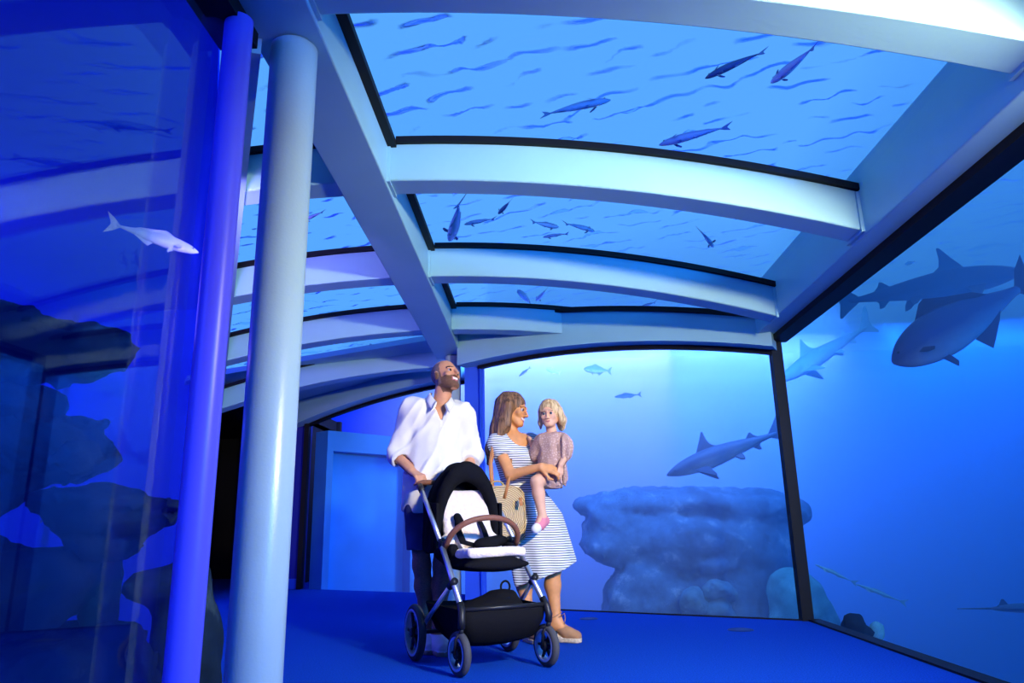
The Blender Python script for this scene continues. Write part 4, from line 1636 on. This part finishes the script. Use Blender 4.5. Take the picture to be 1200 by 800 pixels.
# ================================================================== straw backpack on the woman's side
def build_backpack():
    c = np.array([-.285, 4.88, .82])
    root = empty('straw_backpack', c)
    tag(root, 'round woven straw backpack with tan leather straps by the dress', 'bag')
    STRAW = mat('woven_straw', (.66, .47, .24), .9)
    nt = STRAW.node_tree
    tc = nt.nodes.new('ShaderNodeTexCoord')
    wv = nt.nodes.new('ShaderNodeTexWave')
    wv.wave_type, wv.rings_direction = 'RINGS', 'Y'
    wv.inputs['Scale'].default_value = 26
    wv.inputs['Distortion'].default_value = 1.2
    r = nt.nodes.new('ShaderNodeValToRGB')
    r.color_ramp.elements[0].color, r.color_ramp.elements[1].color = (.42, .27, .11, 1), (.74, .56, .31, 1)
    nt.links.new(tc.outputs['Object'], wv.inputs['Vector'])
    nt.links.new(wv.outputs['Fac'], r.inputs['Fac'])
    nt.links.new(r.outputs[0], nt.nodes['Principled BSDF'].inputs['Base Color'])
    bp = nt.nodes.new('ShaderNodeBump')
    bp.inputs['Distance'].default_value = .004
    nt.links.new(wv.outputs['Fac'], bp.inputs['Height'])
    nt.links.new(bp.outputs[0], nt.nodes['Principled BSDF'].inputs['Normal'])
    LEA = mat('tan_leather', (.52, .20, .06), .5)
    R = rotm(az=22)

    def f(Q):
        q = Q @ R
        x, y, z = q.T
        d = np.sqrt(np.maximum(np.abs(x) - .055, 0) ** 2 + np.maximum(np.abs(z + .01) - .10, 0) ** 2) - .085
        return np.maximum(np.sqrt(np.maximum(d + .02, 0) ** 2 + np.maximum(np.abs(y) - .035, 0) ** 2) - .022, d)
    v, q = surface_net(f, (-.20, -.14, -.24), (.20, .14, .22), .008)
    obj('bag_body', v, q, STRAW, root, True)
    rim = []
    for t in np.linspace(0, 2 * math.pi, 40):
        x, z = math.cos(t), math.sin(t)
        rim.append(R @ np.array([.055 * np.sign(x) * min(1, abs(x) * 2.2) + .088 * x, -.050, -.01 + .10 * np.sign(z) * min(1, abs(z) * 2.2) + .088 * z]))
    MB().tube(rim, .007, 8, cap=False).build('rim_braid', STRAW, root, True)
    for a, b, c_ in (((-.06, -.03, .14), (-.075, .03, .34), (-.05, .08, .50)), ((.02, -.06, .10), (.05, -.03, .23), (.06, .06, .36))):
        MB().tube([a, b, c_], .015, 8, flat=.6).build('shoulder_strap', LEA, root, True)
    MB().tube([(-.03 + .05 * math.cos(t), -.02, .165 + .05 * math.sin(t)) for t in np.linspace(0, math.pi, 14)], .006, 8).build('top_handle', mat('straw_handle', (.60, .38, .12), .7), root, True)
    MB().tube([(.125, -.07, .10), (.132, -.085, .05)], .012, 8, flat=.5).build('leather_tab', LEA, root, True)


build_backpack()
# ================================================================== life in the tank
def cam_ray(px, py):
    x, y = px - 600, py - 400
    c, s = math.cos(ROLL), math.sin(ROLL)
    x, y = c * x - s * y, s * x + c * y
    d = np.array([x, CAM_F * math.cos(TILT) + y * math.sin(TILT), CAM_F * math.sin(TILT) - y * math.cos(TILT)])
    c, s = math.cos(YAW), math.sin(YAW)
    return np.array([c * d[0] - s * d[1], s * d[0] + c * d[1], d[2]])


def at_y(px, py, y):                     # the place on the sight line at depth y
    d = cam_ray(px, py)
    return d * (y / d[1]) + np.array([0, 0, CAM_H])


def at_z(px, py, z):
    d = cam_ray(px, py)
    return d * ((z - CAM_H) / d[2]) + np.array([0, 0, CAM_H])


def two_tone(name, back, belly, z0, z1, rough=.45, stripes=None):
    """countershaded skin: belly below z0, back above z1 (in the fish's own frame)"""
    if name in MATS:
        return MATS[name]
    m = mat(name, back, rough, spec=.3)
    nt = m.node_tree
    tc = nt.nodes.new('ShaderNodeTexCoord')
    sp = nt.nodes.new('ShaderNodeSeparateXYZ')
    nz = nt.nodes.new('ShaderNodeTexNoise')
    nz.inputs['Scale'].default_value = 9
    mr = nt.nodes.new('ShaderNodeMapRange')
    mr.inputs['From Min'].default_value, mr.inputs['From Max'].default_value = z0, z1
    ad = nt.nodes.new('ShaderNodeMath')
    ad.operation = 'MULTIPLY_ADD'
    ad.inputs[1].default_value = (z1 - z0) * .5
    nt.links.new(tc.outputs['Object'], sp.inputs[0])
    nt.links.new(tc.outputs['Object'], nz.inputs['Vector'])
    nt.links.new(nz.outputs['Fac'], ad.inputs[0])
    nt.links.new(sp.outputs['Z'], ad.inputs[2])
    nt.links.new(ad.outputs[0], mr.inputs['Value'])
    mx = nt.nodes.new('ShaderNodeMix')
    mx.data_type = 'RGBA'
    mx.inputs[6].default_value, mx.inputs[7].default_value = (*belly, 1), (*back, 1)
    nt.links.new(mr.outputs[0], mx.inputs[0])
    nt.links.new(mx.outputs[2], nt.nodes['Principled BSDF'].inputs['Base Color'])
    return m


def fish_body(root, prof, material, n=16, bend=0.0):
    """prof rows: (x, top, bottom, half width); nose at x = 0, tail at x = -1 (unit length)"""
    V, F = [], []
    for x, t, b, w in prof:
        cz, hz = (t + b) / 2, (t - b) / 2
        for k in range(n):
            a = 2 * math.pi * k / n
            V.append((x, w * math.cos(a) + bend * x * x, cz + hz * math.sin(a)))
    m = len(prof)
    for i in range(m - 1):
        for k in range(n):
            F.append((i * n + k, (i + 1) * n + k, (i + 1) * n + (k + 1) % n, i * n + (k + 1) % n))
    F += [tuple(range(n)), tuple((m - 1) * n + k for k in range(n - 1, -1, -1))]
    o = obj('body', V, F, material, root, True)
    md = o.modifiers.new('s', 'SUBSURF'); md.levels = md.render_levels = 1
    return o


def fin(root, name, outline, material, th=.008, plane='xz', origin=(0, 0, 0), R=None):
    """fin of tapering thickness: outline in the fin's plane, first point row on the body"""
    pts = np.array(outline, float)
    c = pts.mean(0)
    V = []
    for s in (-1, 1):
        for p in pts:
            V.append((p[0], 0, p[1]))
    for s in (-1, 1):
        V.append((c[0], s * th, c[1]))
    n = len(pts)
    F = []
    for i in range(n):
        j = (i + 1) % n
        F.append((j, i, 2 * n))
        F.append((n + i, n + j, 2 * n + 1))
        F.append((i, j, n + j, n + i))
    V = np.array(V)
    V[:n, 1] -= th * .3
    V[n:2 * n, 1] += th * .3
    if R is not None:                    # swing about the fin's root
        piv = np.array([pts[0][0], 0, pts[0][1]])
        V = (V - piv) @ np.asarray(R).T + piv
    V = V + np.array(origin)
    return obj(name, V, F, material, root)


def place(root, nose, tail, up=(0, 0, 1)):
    nose, tail = Vector(nose), Vector(tail)
    X = (nose - tail)
    L = X.length
    X.normalize()
    Z = Vector(up)
    Z = (Z - X * Z.dot(X)).normalized()
    Y = Z.cross(X)
    m = Matrix((X, Y, Z)).transposed().to_4x4()
    root.matrix_world = Matrix.Translation(nose) @ m @ Matrix.Scale(L, 4)


def fish_eyes(root, x, y, z, r, m=None):
    for s in (-1, 1):
        mb = MB()
        mb.lathe([(0, -r), (r * .7, -r * .7), (r, 0), (r * .7, r * .7), (0, r)], 10, axis='y')
        o = mb.build('eye', m or mat('fish_eye', (.01, .01, .012), .2, spec=.6), root, True)
        o.location = (x, s * y, z)


def shark(name, label, nose, tail, mt, finm, up=(0, 0, 1), bend=0.06, group='sharks and big fish in the tank'):
    root = empty(name)
    tag(root, label, 'shark', group)
    prof = [(0, .004, -.004, .004), (-.02, .018, -.016, .024), (-.06, .038, -.034, .046), (-.12, .058, -.052, .060), (-.20, .074, -.066, .070),
            (-.30, .084, -.076, .076), (-.40, .084, -.076, .074), (-.52, .072, -.062, .062), (-.64, .052, -.044, .044),
            (-.74, .034, -.028, .028), (-.80, .024, -.018, .018), (-.84, .020, -.014, .014), (-.90, .016, -.004, .008)]
    fish_body(root, prof, mt, bend=bend)
    by = lambda x: bend * x * x
    fin(root, 'dorsal_fin', [(-.27, .070), (-.33, .150), (-.372, .212), (-.386, .214), (-.388, .15), (-.40, .105), (-.44, .075), (-.36, .06)], finm, .008, origin=(0, by(-.35), 0))
    fin(root, 'second_dorsal_fin', [(-.66, .042), (-.70, .078), (-.715, .080), (-.725, .056), (-.755, .028), (-.70, .02)], finm, .005, origin=(0, by(-.7), 0))
    fin(root, 'tail_fin', [(-.83, .020), (-.89, .075), (-.98, .165), (-1.0, .168), (-.985, .11), (-.94, .03), (-.935, -.02), (-.955, -.085), (-.945, -.09), (-.90, -.055), (-.84, -.014)], finm, .007, origin=(0, by(-.9), 0))
    for s in (-1, 1):
        fin(root, 'pectoral_fin', [(-.22, 0), (-.27, -.09), (-.345, -.215), (-.362, -.218), (-.345, -.12), (-.33, -.04), (-.31, 0)], finm, .006,
            origin=(0, s * .055 + by(-.27), -.045), R=rotm(ax=s * 62))
        fin(root, 'pelvic_fin', [(-.53, 0), (-.57, -.05), (-.60, -.062), (-.60, -.03), (-.59, 0)], finm, .004, origin=(0, s * .03 + by(-.55), -.045), R=rotm(ax=s * 35))
    fin(root, 'anal_fin', [(-.68, -.03), (-.72, -.068), (-.745, -.072), (-.74, -.04), (-.755, -.022), (-.70, -.015)], finm, .004, origin=(0, by(-.7), 0))
    fish_eyes(root, -.075, .046, .006, .007)
    for s in (-1, 1):
        for k in range(4):
            mb = MB()
            mb.tube([(-.19 - .012 * k, s * .0705, .026), (-.195 - .012 * k, s * .0725, .0), (-.192 - .012 * k, s * .070, -.026)], .0016, 5)
            mb.build('gill_slit', finm, root)
    place(root, nose, tail, up)
    return root


def fish(label, nose, tail, kind='slim', mt=None, finm=None, up=(0, 0, 1), group='small fish above the glass roof', name='fish', cat='fish', bend=.05):
    root = empty(name)
    tag(root, label, cat, group)
    H_ = {'slim': 1.0, 'deep': 1.75, 'jack': 2.1, 'thin': .45}[kind]
    prof = [(0, .004, -.006, .004), (-.03, .024, -.026, .020), (-.09, .050, -.050, .038), (-.18, .072, -.068, .050), (-.30, .084, -.080, .056),
            (-.42, .082, -.080, .054), (-.55, .066, -.066, .044), (-.68, .044, -.044, .030), (-.78, .024, -.024, .018), (-.84, .015, -.015, .010), (-.88, .014, -.014, .006)]
    prof = [(x, t * H_, b * H_, w * (H_ ** .5)) for x, t, b, w in prof]
    fish_body(root, prof, mt, 14, bend)
    h = H_
    by = lambda x: bend * x * x
    fin(root, 'tail_fin', [(-.85, .014), (-.92, .075 * h ** .6), (-1.0, .125 * h ** .5), (-.955, .03), (-.945, 0), (-.955, -.03), (-1.0, -.125 * h ** .5), (-.92, -.075 * h ** .6), (-.85, -.014)], finm, .005, origin=(0, by(-.9), 0))
    fin(root, 'dorsal_fin', [(-.27, .076 * h), (-.36, .118 * h), (-.40, .125 * h), (-.52, .092 * h), (-.66, .060 * h), (-.72, .030 * h), (-.5, .06 * h)], finm, .004, origin=(0, by(-.5), 0))
    fin(root, 'anal_fin', [(-.50, -.068 * h), (-.55, -.118 * h), (-.60, -.095 * h), (-.68, -.055 * h), (-.72, -.03 * h), (-.6, -.045 * h)], finm, .004, origin=(0, by(-.6), 0))
    for s in (-1, 1):
        fin(root, 'pectoral_fin', [(-.20, 0), (-.25, -.035), (-.31, -.05), (-.32, -.03), (-.24, .012)], finm, .003, origin=(0, s * .050 * h ** .5 + by(-.22), -.02 * h), R=rotm(ax=s * 25, az=-s * 18))
        fin(root, 'pelvic_fin', [(-.28, -.07 * h), (-.33, -.115 * h), (-.35, -.10 * h), (-.33, -.07 * h)], finm, .003, origin=(0, s * .012, 0))
    fish_eyes(root, -.085, .034 * h ** .5, .014 * h, .010)
    place(root, nose, tail, up)
    return root


SHK = two_tone('shark_skin', (.060, .10, .16), (.34, .52, .52), -.05, .02)
SHK_F = mat('shark_fin_skin', (.045, .07, .12), .5)
JACK = two_tone('jack_scales', (.045, .085, .17), (.26, .33, .36), -.09, .03, .3)
JACK_F = mat('jack_fin_skin', (.04, .06, .10), .5)
GRN = two_tone('pale_green_skin', (.30, .62, .55), (.65, .85, .75), -.05, .02)
GRN_F = mat('pale_green_fin', (.30, .60, .55), .5)
SILV = two_tone('silver_fish_scales', (.14, .20, .36), (.50, .50, .62), -.04, .03, .35)
SILV_F = mat('silver_fish_fin', (.14, .18, .34), .5)
LILA = two_tone('lilac_fish_scales', (.20, .18, .42), (.62, .48, .66), -.03, .02, .35)
LILA_F = mat('lilac_fish_fin', (.12, .12, .35), .5)
PALE = two_tone('pale_fish_scales', (.62, .68, .74), (.85, .85, .85), -.04, .02, .35)
PALE_F = mat('pale_fish_fin', (.62, .66, .72), .5)
DARKF = two_tone('dark_fish_scales', (.03, .06, .14), (.08, .13, .26), -.04, .02, .4)

DARKS = two_tone('dark_shark_skin', (.02, .05, .11), (.10, .22, .34), -.05, .0)
# big animals behind the glass
shark('shark', 'grey shark swimming left above the coral rock', at_y(781, 557, 8.5), at_y(927, 500, 8.15), SHK, SHK_F, bend=-.10)
shark('shark', 'large dark shark under the roof edge behind the silver fish', at_y(1200, 318, 7.2), at_y(972, 356, 7.5), DARKS, SHK_F, bend=.04)
shark('shark', 'pale green shark hazy in the distance beside the window corner', at_y(912, 448, 9.2), at_y(1030, 372, 8.8), GRN, GRN_F, bend=-.12)
fish('big silver fish heading down left behind the right window', at_y(1045, 425, 5.0), at_y(1215, 322, 4.35), 'jack', JACK, JACK_F, up=(-.2, .0, 1), group='sharks and big fish in the tank', name='big_fish', bend=-.12)
fish('long thin pale green fish upper of two near the floor edge', at_y(955, 661, 7.4), at_y(1006, 684, 7.2), 'thin', GRN, GRN_F, group='thin green fish', name='thin_fish')
fish('long thin pale green fish lower of two near the floor edge', at_y(1003, 684, 7.0), at_y(1064, 707, 6.8), 'thin', GRN, GRN_F, group='thin green fish', name='thin_fish')


def sawfish():
    root = empty('sawfish')
    tag(root, 'grey sawfish with long snout entering at the right edge', 'fish')
    mt = two_tone('sawfish_skin', (.12, .15, .18), (.55, .60, .55), -.03, .0)
    prof = [(-.24, .006, -.006, .012), (-.28, .018, -.016, .05), (-.36, .034, -.028, .085), (-.46, .042, -.036, .095), (-.58, .036, -.032, .07), (-.72, .024, -.022, .04), (-.86, .012, -.012, .018), (-.92, .008, -.008, .008)]
    fish_body(root, prof, mt, 14)
    sn = MB()
    sn.tube([(0, 0, 0), (-.10, 0, 0), (-.26, 0, 0)], [.007, .010, .016], 8, flat=.5)
    sw = sn.build('saw_snout', mat('saw_snout', (.05, .06, .10), .5), root, True)
    for k in range(10):
        for s in (-1, 1):
            x = -.02 - .02 * k
            MB().tube([(x, s * .006, 0), (x + .003, s * .026, 0)], [.002, .0005], 5).build('saw_tooth', mat('tooth', (.7, .7, .68), .4), sw)
    for s in (-1, 1):
        fin(root, 'pectoral_fin', [(-.34, 0), (-.47, .10), (-.50, .09), (-.50, 0)], mt, .006, origin=(0, s * .06, 0), R=rotm(ax=-s * 82))
    fin(root, 'dorsal_fin', [(-.30, .02), (-.33, .07), (-.345, .07), (-.37, .03)], SHK_F, .005)
    fin(root, 'dorsal_fin', [(-.70, .02), (-.75, .07), (-.765, .07), (-.78, .02)], SHK_F, .004)
    fin(root, 'tail_fin', [(-.88, .008), (-.97, .08), (-1.0, .08), (-.96, .0), (-.95, -.03), (-.9, -.008)], SHK_F, .004)
    fish_eyes(root, -.31, .05, .022, .006)
    place(root, at_y(1122, 713, 5.6), at_y(1300, 712, 5.0))


sawfish()

# fish in the upper water, seen through the glass roof (nose px, tail px, height)
ROOF = [((716, 117), (633, 131), 3.30, 'slim', 'grey fish swimming right under the ripples in the front roof pane'),
        ((826, 92), (897, 55), 3.35, 'slim', 'dark grey fish left of two at the front beam'),
        ((903, 97), (960, 55), 3.25, 'deep', 'lilac fish right of two at the front beam'),
        ((772, 170), (856, 143), 3.30, 'slim', 'lilac fish at the lower edge of the front roof pane'),
        ((527, 282), (544, 238), 3.35, 'slim', 'slender grey fish near the ridge in the second roof pane'),
        ((544, 263), (580, 254), 3.40, 'slim', 'small lilac fish beside the slender one in the second roof pane'),
        ((584, 250), (600, 236), 3.30, 'deep', 'small dark violet fish at the top of the second roof pane'),
        ((655, 266), (622, 261), 3.40, 'deep', 'grey-blue fish in the middle of the second roof pane'),
        ((697, 271), (662, 259), 3.35, 'slim', 'pale blue fish facing right in the second roof pane'),
        ((636, 278), (666, 272), 3.40, 'slim', 'faint lilac fish low in the second roof pane'),
        ((836, 290), (822, 266), 3.35, 'thin', 'thin upright fish at the right of the second roof pane'),
        ((607, 341), (625, 355), 3.40, 'deep', 'small blue fish left in the third roof pane'),
        ((628, 352), (642, 340), 3.35, 'slim', 'small violet fish next to the blue one in the third roof pane'),
        ((748, 362), (768, 352), 3.35, 'slim', 'small dark blue fish at the right of the third roof pane'),
        ((354, 258), (381, 249), 3.35, 'slim', 'lilac fish seen right of the near column through the side roof'),
        ((476, 402), (432, 408), 3.45, 'slim', 'dark fish in the far side roof pane above the man')]
for i, (a, b, z, k, lab) in enumerate(ROOF):
    mt, fm = [(SILV, SILV_F), (LILA, LILA_F)][1 if ('lilac' in lab or 'violet' in lab) else 0]
    if 'dark' in lab:
        mt, fm = DARKF, SILV_F
    n_, t_ = at_z(*a, z), at_z(*b, z)
    # keep a natural body pitch: both ends near the same height
    up = (0, 0, 1)
    # lie on the side a little so that the flank shows from below
    L = t_ - n_
    side = np.cross(L, [0, 0, 1.0])
    side /= np.linalg.norm(side) + 1e-9
    view = n_ - np.array([0, 0, CAM_H]); view /= np.linalg.norm(view)
    if side @ view < 0:
        side = -side
    upv = np.array([0, 0, 1.0]) * .75 + side * .55
    fish(lab, n_, t_, k, mt, fm, up=tuple(upv), bend=.06 * (-1) ** i)

# small fish behind the back window
for a, b, y, k, mt, fm, lab in [((684, 432), (717, 435), 8.6, 'deep', SILV, SILV_F, 'silver-blue fish facing left below the end beam'),
                                ((608, 441), (622, 430), 8.9, 'slim', DARKF, SILV_F, 'small dark fish at the top left of the back window'),
                                ((640, 432), (657, 437), 8.8, 'deep', PALE, PALE_F, 'small bright fish at the top of the back window'),
                                ((1060, 310), (1072, 306), 7.6, 'deep', PALE, PALE_F, 'tiny fish just above the large dark shark'),
                                ((720, 465), (752, 462), 9.8, 'slim', SILV, SILV_F, 'faint fish high in the middle of the back window')]:
    fish(lab, at_y(*a, y), at_y(*b, y), k, mt, fm, group='small fish behind the windows')
# left tank
fish('long white fish shape standing in for a glass reflection beside the post', at_y(233, 296, 4.0), at_y(125, 258, 3.6), 'slim', PALE, PALE_F, group='fish in the left tank')  # solid fish put in where a bright reflection crosses the near left glass
fish('small dark fish between the rocks of the left tank', at_y(66, 609, 2.9), at_y(46, 611, 2.9), 'slim', DARKF, SILV_F, group='fish in the left tank')


# ------------------------------------------------------------------ rocks and coral
def rock_mat(name, c, patch, amt=.5):
    if name in MATS:
        return MATS[name]
    m = mat(name, c, .95, spec=.05, bump=(9, 1.0))
    nt = m.node_tree
    tc = nt.nodes.new('ShaderNodeTexCoord')
    n = nt.nodes.new('ShaderNodeTexNoise')
    n.inputs['Scale'].default_value = 4.0
    n.inputs['Detail'].default_value = 8
    n.inputs['Roughness'].default_value = .65
    r = nt.nodes.new('ShaderNodeValToRGB')
    e = r.color_ramp.elements
    e[0].position, e[0].color = .35, (*[v * .6 for v in c], 1)
    e[1].position, e[1].color = .75, (*patch, 1)
    k = r.color_ramp.elements.new(.58); k.color = (*c, 1)
    nt.links.new(tc.outputs['Object'], n.inputs['Vector'])
    nt.links.new(n.outputs['Fac'], r.inputs['Fac'])
    nt.links.new(r.outputs[0], nt.nodes['Principled BSDF'].inputs['Base Color'])
    return m


ROCK = rock_mat('reef_rock', (.16, .30, .46), (.60, .75, .80))
ROCK_D = rock_mat('dark_reef_rock', (.010, .022, .040), (.05, .085, .09))
CORAL_T = rock_mat('teal_coral', (.20, .52, .50), (.50, .75, .68))


CORAL_P = rock_mat('pale_coral', (.22, .42, .50), (.55, .72, .74))


def rock(name, label, cat, blobs, h, material, amp=.06, freq=7, seed=0, k=.15, group=None):
    B = [(np.array(c, float), np.array(r, float)) for c, r in blobs]
    lo = np.min([c - r for c, r in B], 0) - .15
    hi = np.max([c + r for c, r in B], 0) + .15

    def f(P):
        d = blend([ell(P, c, r) for c, r in B], k)
        return d + amp * vnoise(P, seed, freq) + amp * .45 * np.abs(vnoise(P, seed + 1, freq * 2.7)) + amp * .25 * vnoise(P, seed + 2, freq * 6)
    v, q = surface_net(f, lo, hi, h)
    base = np.array([(lo[0] + hi[0]) / 2, (lo[1] + hi[1]) / 2, lo[2] + .15])
    o = obj(name, v - base, q, material, None, True)
    o.location = base
    tag(o, label, cat, group)
    return o


def pb(px, py, y, rx, ry, rz):          # blob from a sighted place and pixel radii
    c = at_y(px, py, y)
    m = y / CAM_F * 1.03
    return (c, (rx * m, ry, rz * m))


Y = 9.6
rock('reef_rock', 'big overhanging coral rock behind the back window', 'rock',
     [pb(745, 592, Y, 72, .5, 16), pb(880, 598, Y, 60, .55, 20), pb(925, 607, Y, 24, .4, 13), pb(715, 590, Y, 38, .4, 12), pb(800, 592, Y, 70, .6, 20),
      pb(735, 612, Y, 50, .45, 16), pb(730, 640, Y - .1, 50, .45, 22), pb(800, 640, Y, 80, .7, 50), pb(870, 640, Y, 58, .6, 40),
      pb(770, 700, Y, 55, .7, 50), pb(760, 740, Y, 55, .7, 60), pb(850, 730, Y, 90, .8, 60), pb(835, 690, Y - .35, 34, .4, 28), pb(870, 690, Y - .3, 34, .4, 28),
      pb(832, 640, Y - .6, 26, .2, 10), pb(842, 662, Y - .65, 20, .2, 9), pb(800, 840, Y, 120, .9, 120)],
     .04, ROCK, .085, 5.5, 3, .10)
rock('teal_coral', 'teal coral mound in the lower corner behind the back window', 'coral',
     [pb(935, 712, 8.6, 32, .3, 40), pb(925, 690, 8.7, 18, .3, 18), pb(945, 735, 8.6, 32, .3, 36), pb(945, 850, 8.6, 50, .4, 120)], .04, CORAL_T, .04, 9, 8, .1)
for (px, py, rx, rz, lab) in [(843, 690, 15, 11, 'round pale coral head upper on the front of the big rock'), (812, 703, 14, 13, 'round coral head low on the front of the big rock'),
                              (842, 712, 14, 10, 'round pale coral head lowest on the front of the big rock')]:
    rock('coral_head', lab, 'coral', [pb(px, py, Y - .85, rx, .16, rz), pb(px + 10, py + 7, Y - .8, rx * .7, .14, rz * .7), pb(px - 9, py + 6, Y - .8, rx * .6, .14, rz * .7)], .022, CORAL_P, .03, 16, px, .05, 'coral heads on the big rock')
c = at_z(995, 741, .0)
rock('dark_coral', 'dark round coral at the floor edge behind the right window', 'coral',
     [((2.33, 5.93, -.05), (.085, .085, .10)), ((2.31, 6.0, -.08), (.07, .07, .08)), ((2.35, 5.85, -.08), (.07, .07, .07)), ((2.35, 5.93, -.5), (.10, .10, .4)), ((2.37, 5.93, -1.4), (.16, .16, .75))], .013, ROCK_D, .012, 34, 4, .03)
rock('small_teal_coral', 'small teal coral beside the dark round coral', 'coral',
     [((2.46, 5.86, -.08), (.055, .055, .075)), ((2.47, 5.86, -.5), (.07, .07, .36)), ((2.50, 5.86, -1.4), (.12, .12, .75))], .012, CORAL_T, .008, 40, 6, .03)

# left tank: ledges of a rock wall, and free-standing mushroom rocks
yl = 2.7
rock('rock_ledge', 'overhanging rock ledge at upper left of the near window', 'rock',
     [pb(35, 405, yl, 62, .40, 24), pb(90, 402, yl, 28, .3, 17), pb(72, 388, yl, 42, .3, 8), pb(-40, 410, yl, 90, .45, 40), pb(5, 365, yl, 34, .3, 12), pb(-120, 480, yl, 80, .5, 160)],
     .024, ROCK_D, .055, 9, 21, .07)
rock('rock_ledge', 'large dark rock mass in the middle of the near left window', 'rock',
     [pb(20, 470, yl + .2, 34, .35, 26), pb(20, 530, yl + .2, 72, .5, 46), pb(70, 525, yl + .1, 42, .35, 38), pb(105, 536, yl, 16, .2, 24), pb(95, 490, yl + .2, 25, .18, 8), pb(-60, 540, yl, 80, .5, 70)],
     .024, ROCK_D, .055, 9, 22, .07)
rock('mushroom_rock', 'mushroom shaped rock hanging between ledges near the post', 'rock',
     [pb(130, 590, yl + .1, 68, .35, 16), pb(140, 612, yl + .1, 55, .3, 22), pb(135, 640, yl + .1, 30, .2, 18), pb(120, 720, yl + .3, 13, .12, 90)],
     .022, ROCK_D, .045, 11, 23, .06)
rock('rock_ledge', 'dark rock lobe at lower left of the near window', 'rock',
     [pb(20, 690, yl, 60, .4, 46), pb(65, 690, yl, 26, .25, 26), pb(-60, 700, yl, 70, .5, 80)], .024, ROCK_D, .055, 9, 24, .07)
rock('rock_ledge', 'dark rock along the bottom left corner of the near window', 'rock',
     [pb(50, 780, yl + .2, 90, .5, 38), pb(100, 770, yl + .1, 32, .3, 28), pb(40, 860, yl + .2, 120, .6, 80), pb(30, 1150, yl + .2, 130, .6, 330)], .024, ROCK_D, .055, 9, 25, .07)
rock('rock_ledge', 'small dark rock beside the violet post', 'rock',
     [pb(192, 685, yl + .7, 30, .3, 24), pb(212, 760, yl + .8, 22, .25, 80), pb(205, 1000, yl + .8, 40, .3, 260)], .035, ROCK_D, .03, 10, 26, .08)


# recessed service wall inside the tank behind the side-bay window
a0, a1 = np.array([-3.22, 10.05]), np.array([-.2, 13.6])
sv = empty('service_wall')
tag(sv, 'pale blue recessed wall panel inside the tank behind the side window', 'wall panel')
m1 = mat('service_wall_paint', (.05, .30, .62), .8, noise=(2, .08))
m2 = mat('service_panel_paint', (.03, .34, .80), .8, noise=(1.5, .12))
MB().slab(a0, a1, -.10, -.5, 2.10).build('wall_slab', m1, sv)
d_ = (a1 - a0) / np.linalg.norm(a1 - a0)
n_ = np.array([d_[1], -d_[0]])
MB().slab(a0 + n_ * .30, a1 + n_ * .30, .20, 1.82, 2.10).build('lintel', m1, sv)
MB().slab(a0 + n_ * .30, a0 + d_ * .10 + n_ * .30, .20, -.5, 1.82).build('jamb', m1, sv)
MB().slab(a0 + d_ * 1.5 + n_ * .30, a0 + d_ * 2.1 + n_ * .30, .20, -.5, 1.82).build('jamb', m1, sv)
MB().slab(a0 + d_ * .10 + n_ * .12, a0 + d_ * 1.5 + n_ * .12, .02, -.5, 1.80).build('panel', m2, sv)
# ================================================================== hazy water filling the tank
def haze_mat(name, scatter, absorb, density):
    m = bpy.data.materials.new(name)
    m.use_nodes = True
    nt = m.node_tree
    nt.nodes.remove(nt.nodes['Principled BSDF'])
    s = nt.nodes.new('ShaderNodeVolumeScatter')
    s.inputs['Color'].default_value = (*scatter, 1)
    s.inputs['Density'].default_value = density
    ab = nt.nodes.new('ShaderNodeVolumeAbsorption')
    ab.inputs['Color'].default_value = (*absorb, 1)
    ab.inputs['Density'].default_value = density
    ad = nt.nodes.new('ShaderNodeAddShader')
    nt.links.new(s.outputs[0], ad.inputs[0])
    nt.links.new(ab.outputs[0], ad.inputs[1])
    nt.links.new(ad.outputs[0], nt.nodes['Material Output'].inputs['Volume'])
    return m


def water_volume(name, plan, z0, z1, label, material):
    n = len(plan)
    V = [(x, y, z0) for x, y in plan] + [(x, y, z1) for x, y in plan]
    F = [tuple(range(n - 1, -1, -1)), tuple(range(n, 2 * n))] + [(i, (i + 1) % n, (i + 1) % n + n, i + n) for i in range(n)]
    o = obj(name, V, F, material)
    tag(o, label, 'water', kind='stuff')
    return o


W_RIGHT = haze_mat('hazy_blue_water', (.25, .50, 1.0), (.10, .60, 1.0), .24)
W_BACK = haze_mat('hazy_lilac_water', (.42, .55, 1.0), (.35, .62, 1.0), .26)
W_LEFT = haze_mat('deep_blue_water', (.05, .10, 1.0), (.0, .2, 1.0), .20)
bq0, bq1 = C0 - nD * .10, C1 - nD * .10
water_volume('tank_water', [(2.08, -4.1), (10.4, -4.1), (10.4, 14.9), (2.08, 14.9)], -2.08, 3.6, 'hazy blue water behind the right window', W_RIGHT)
water_volume('tank_water', [(2.06, 6.05), (2.06, 14.9), (-2.9, 14.9), (-2.9, 9.85), (-.72, 8.75), (-.5, 7.35)], -2.08, 3.6, 'hazy blue water behind the back window', W_BACK)
water_volume('tank_water', [(-1.23, -4.1), (-1.23, 2.28), (-4.14, 8.34), (-5.87, 8.34), (-5.87, 8.95), (-8.9, 8.95), (-8.9, -4.1)], -2.08, 3.44, 'deep blue water of the left tank', W_LEFT)
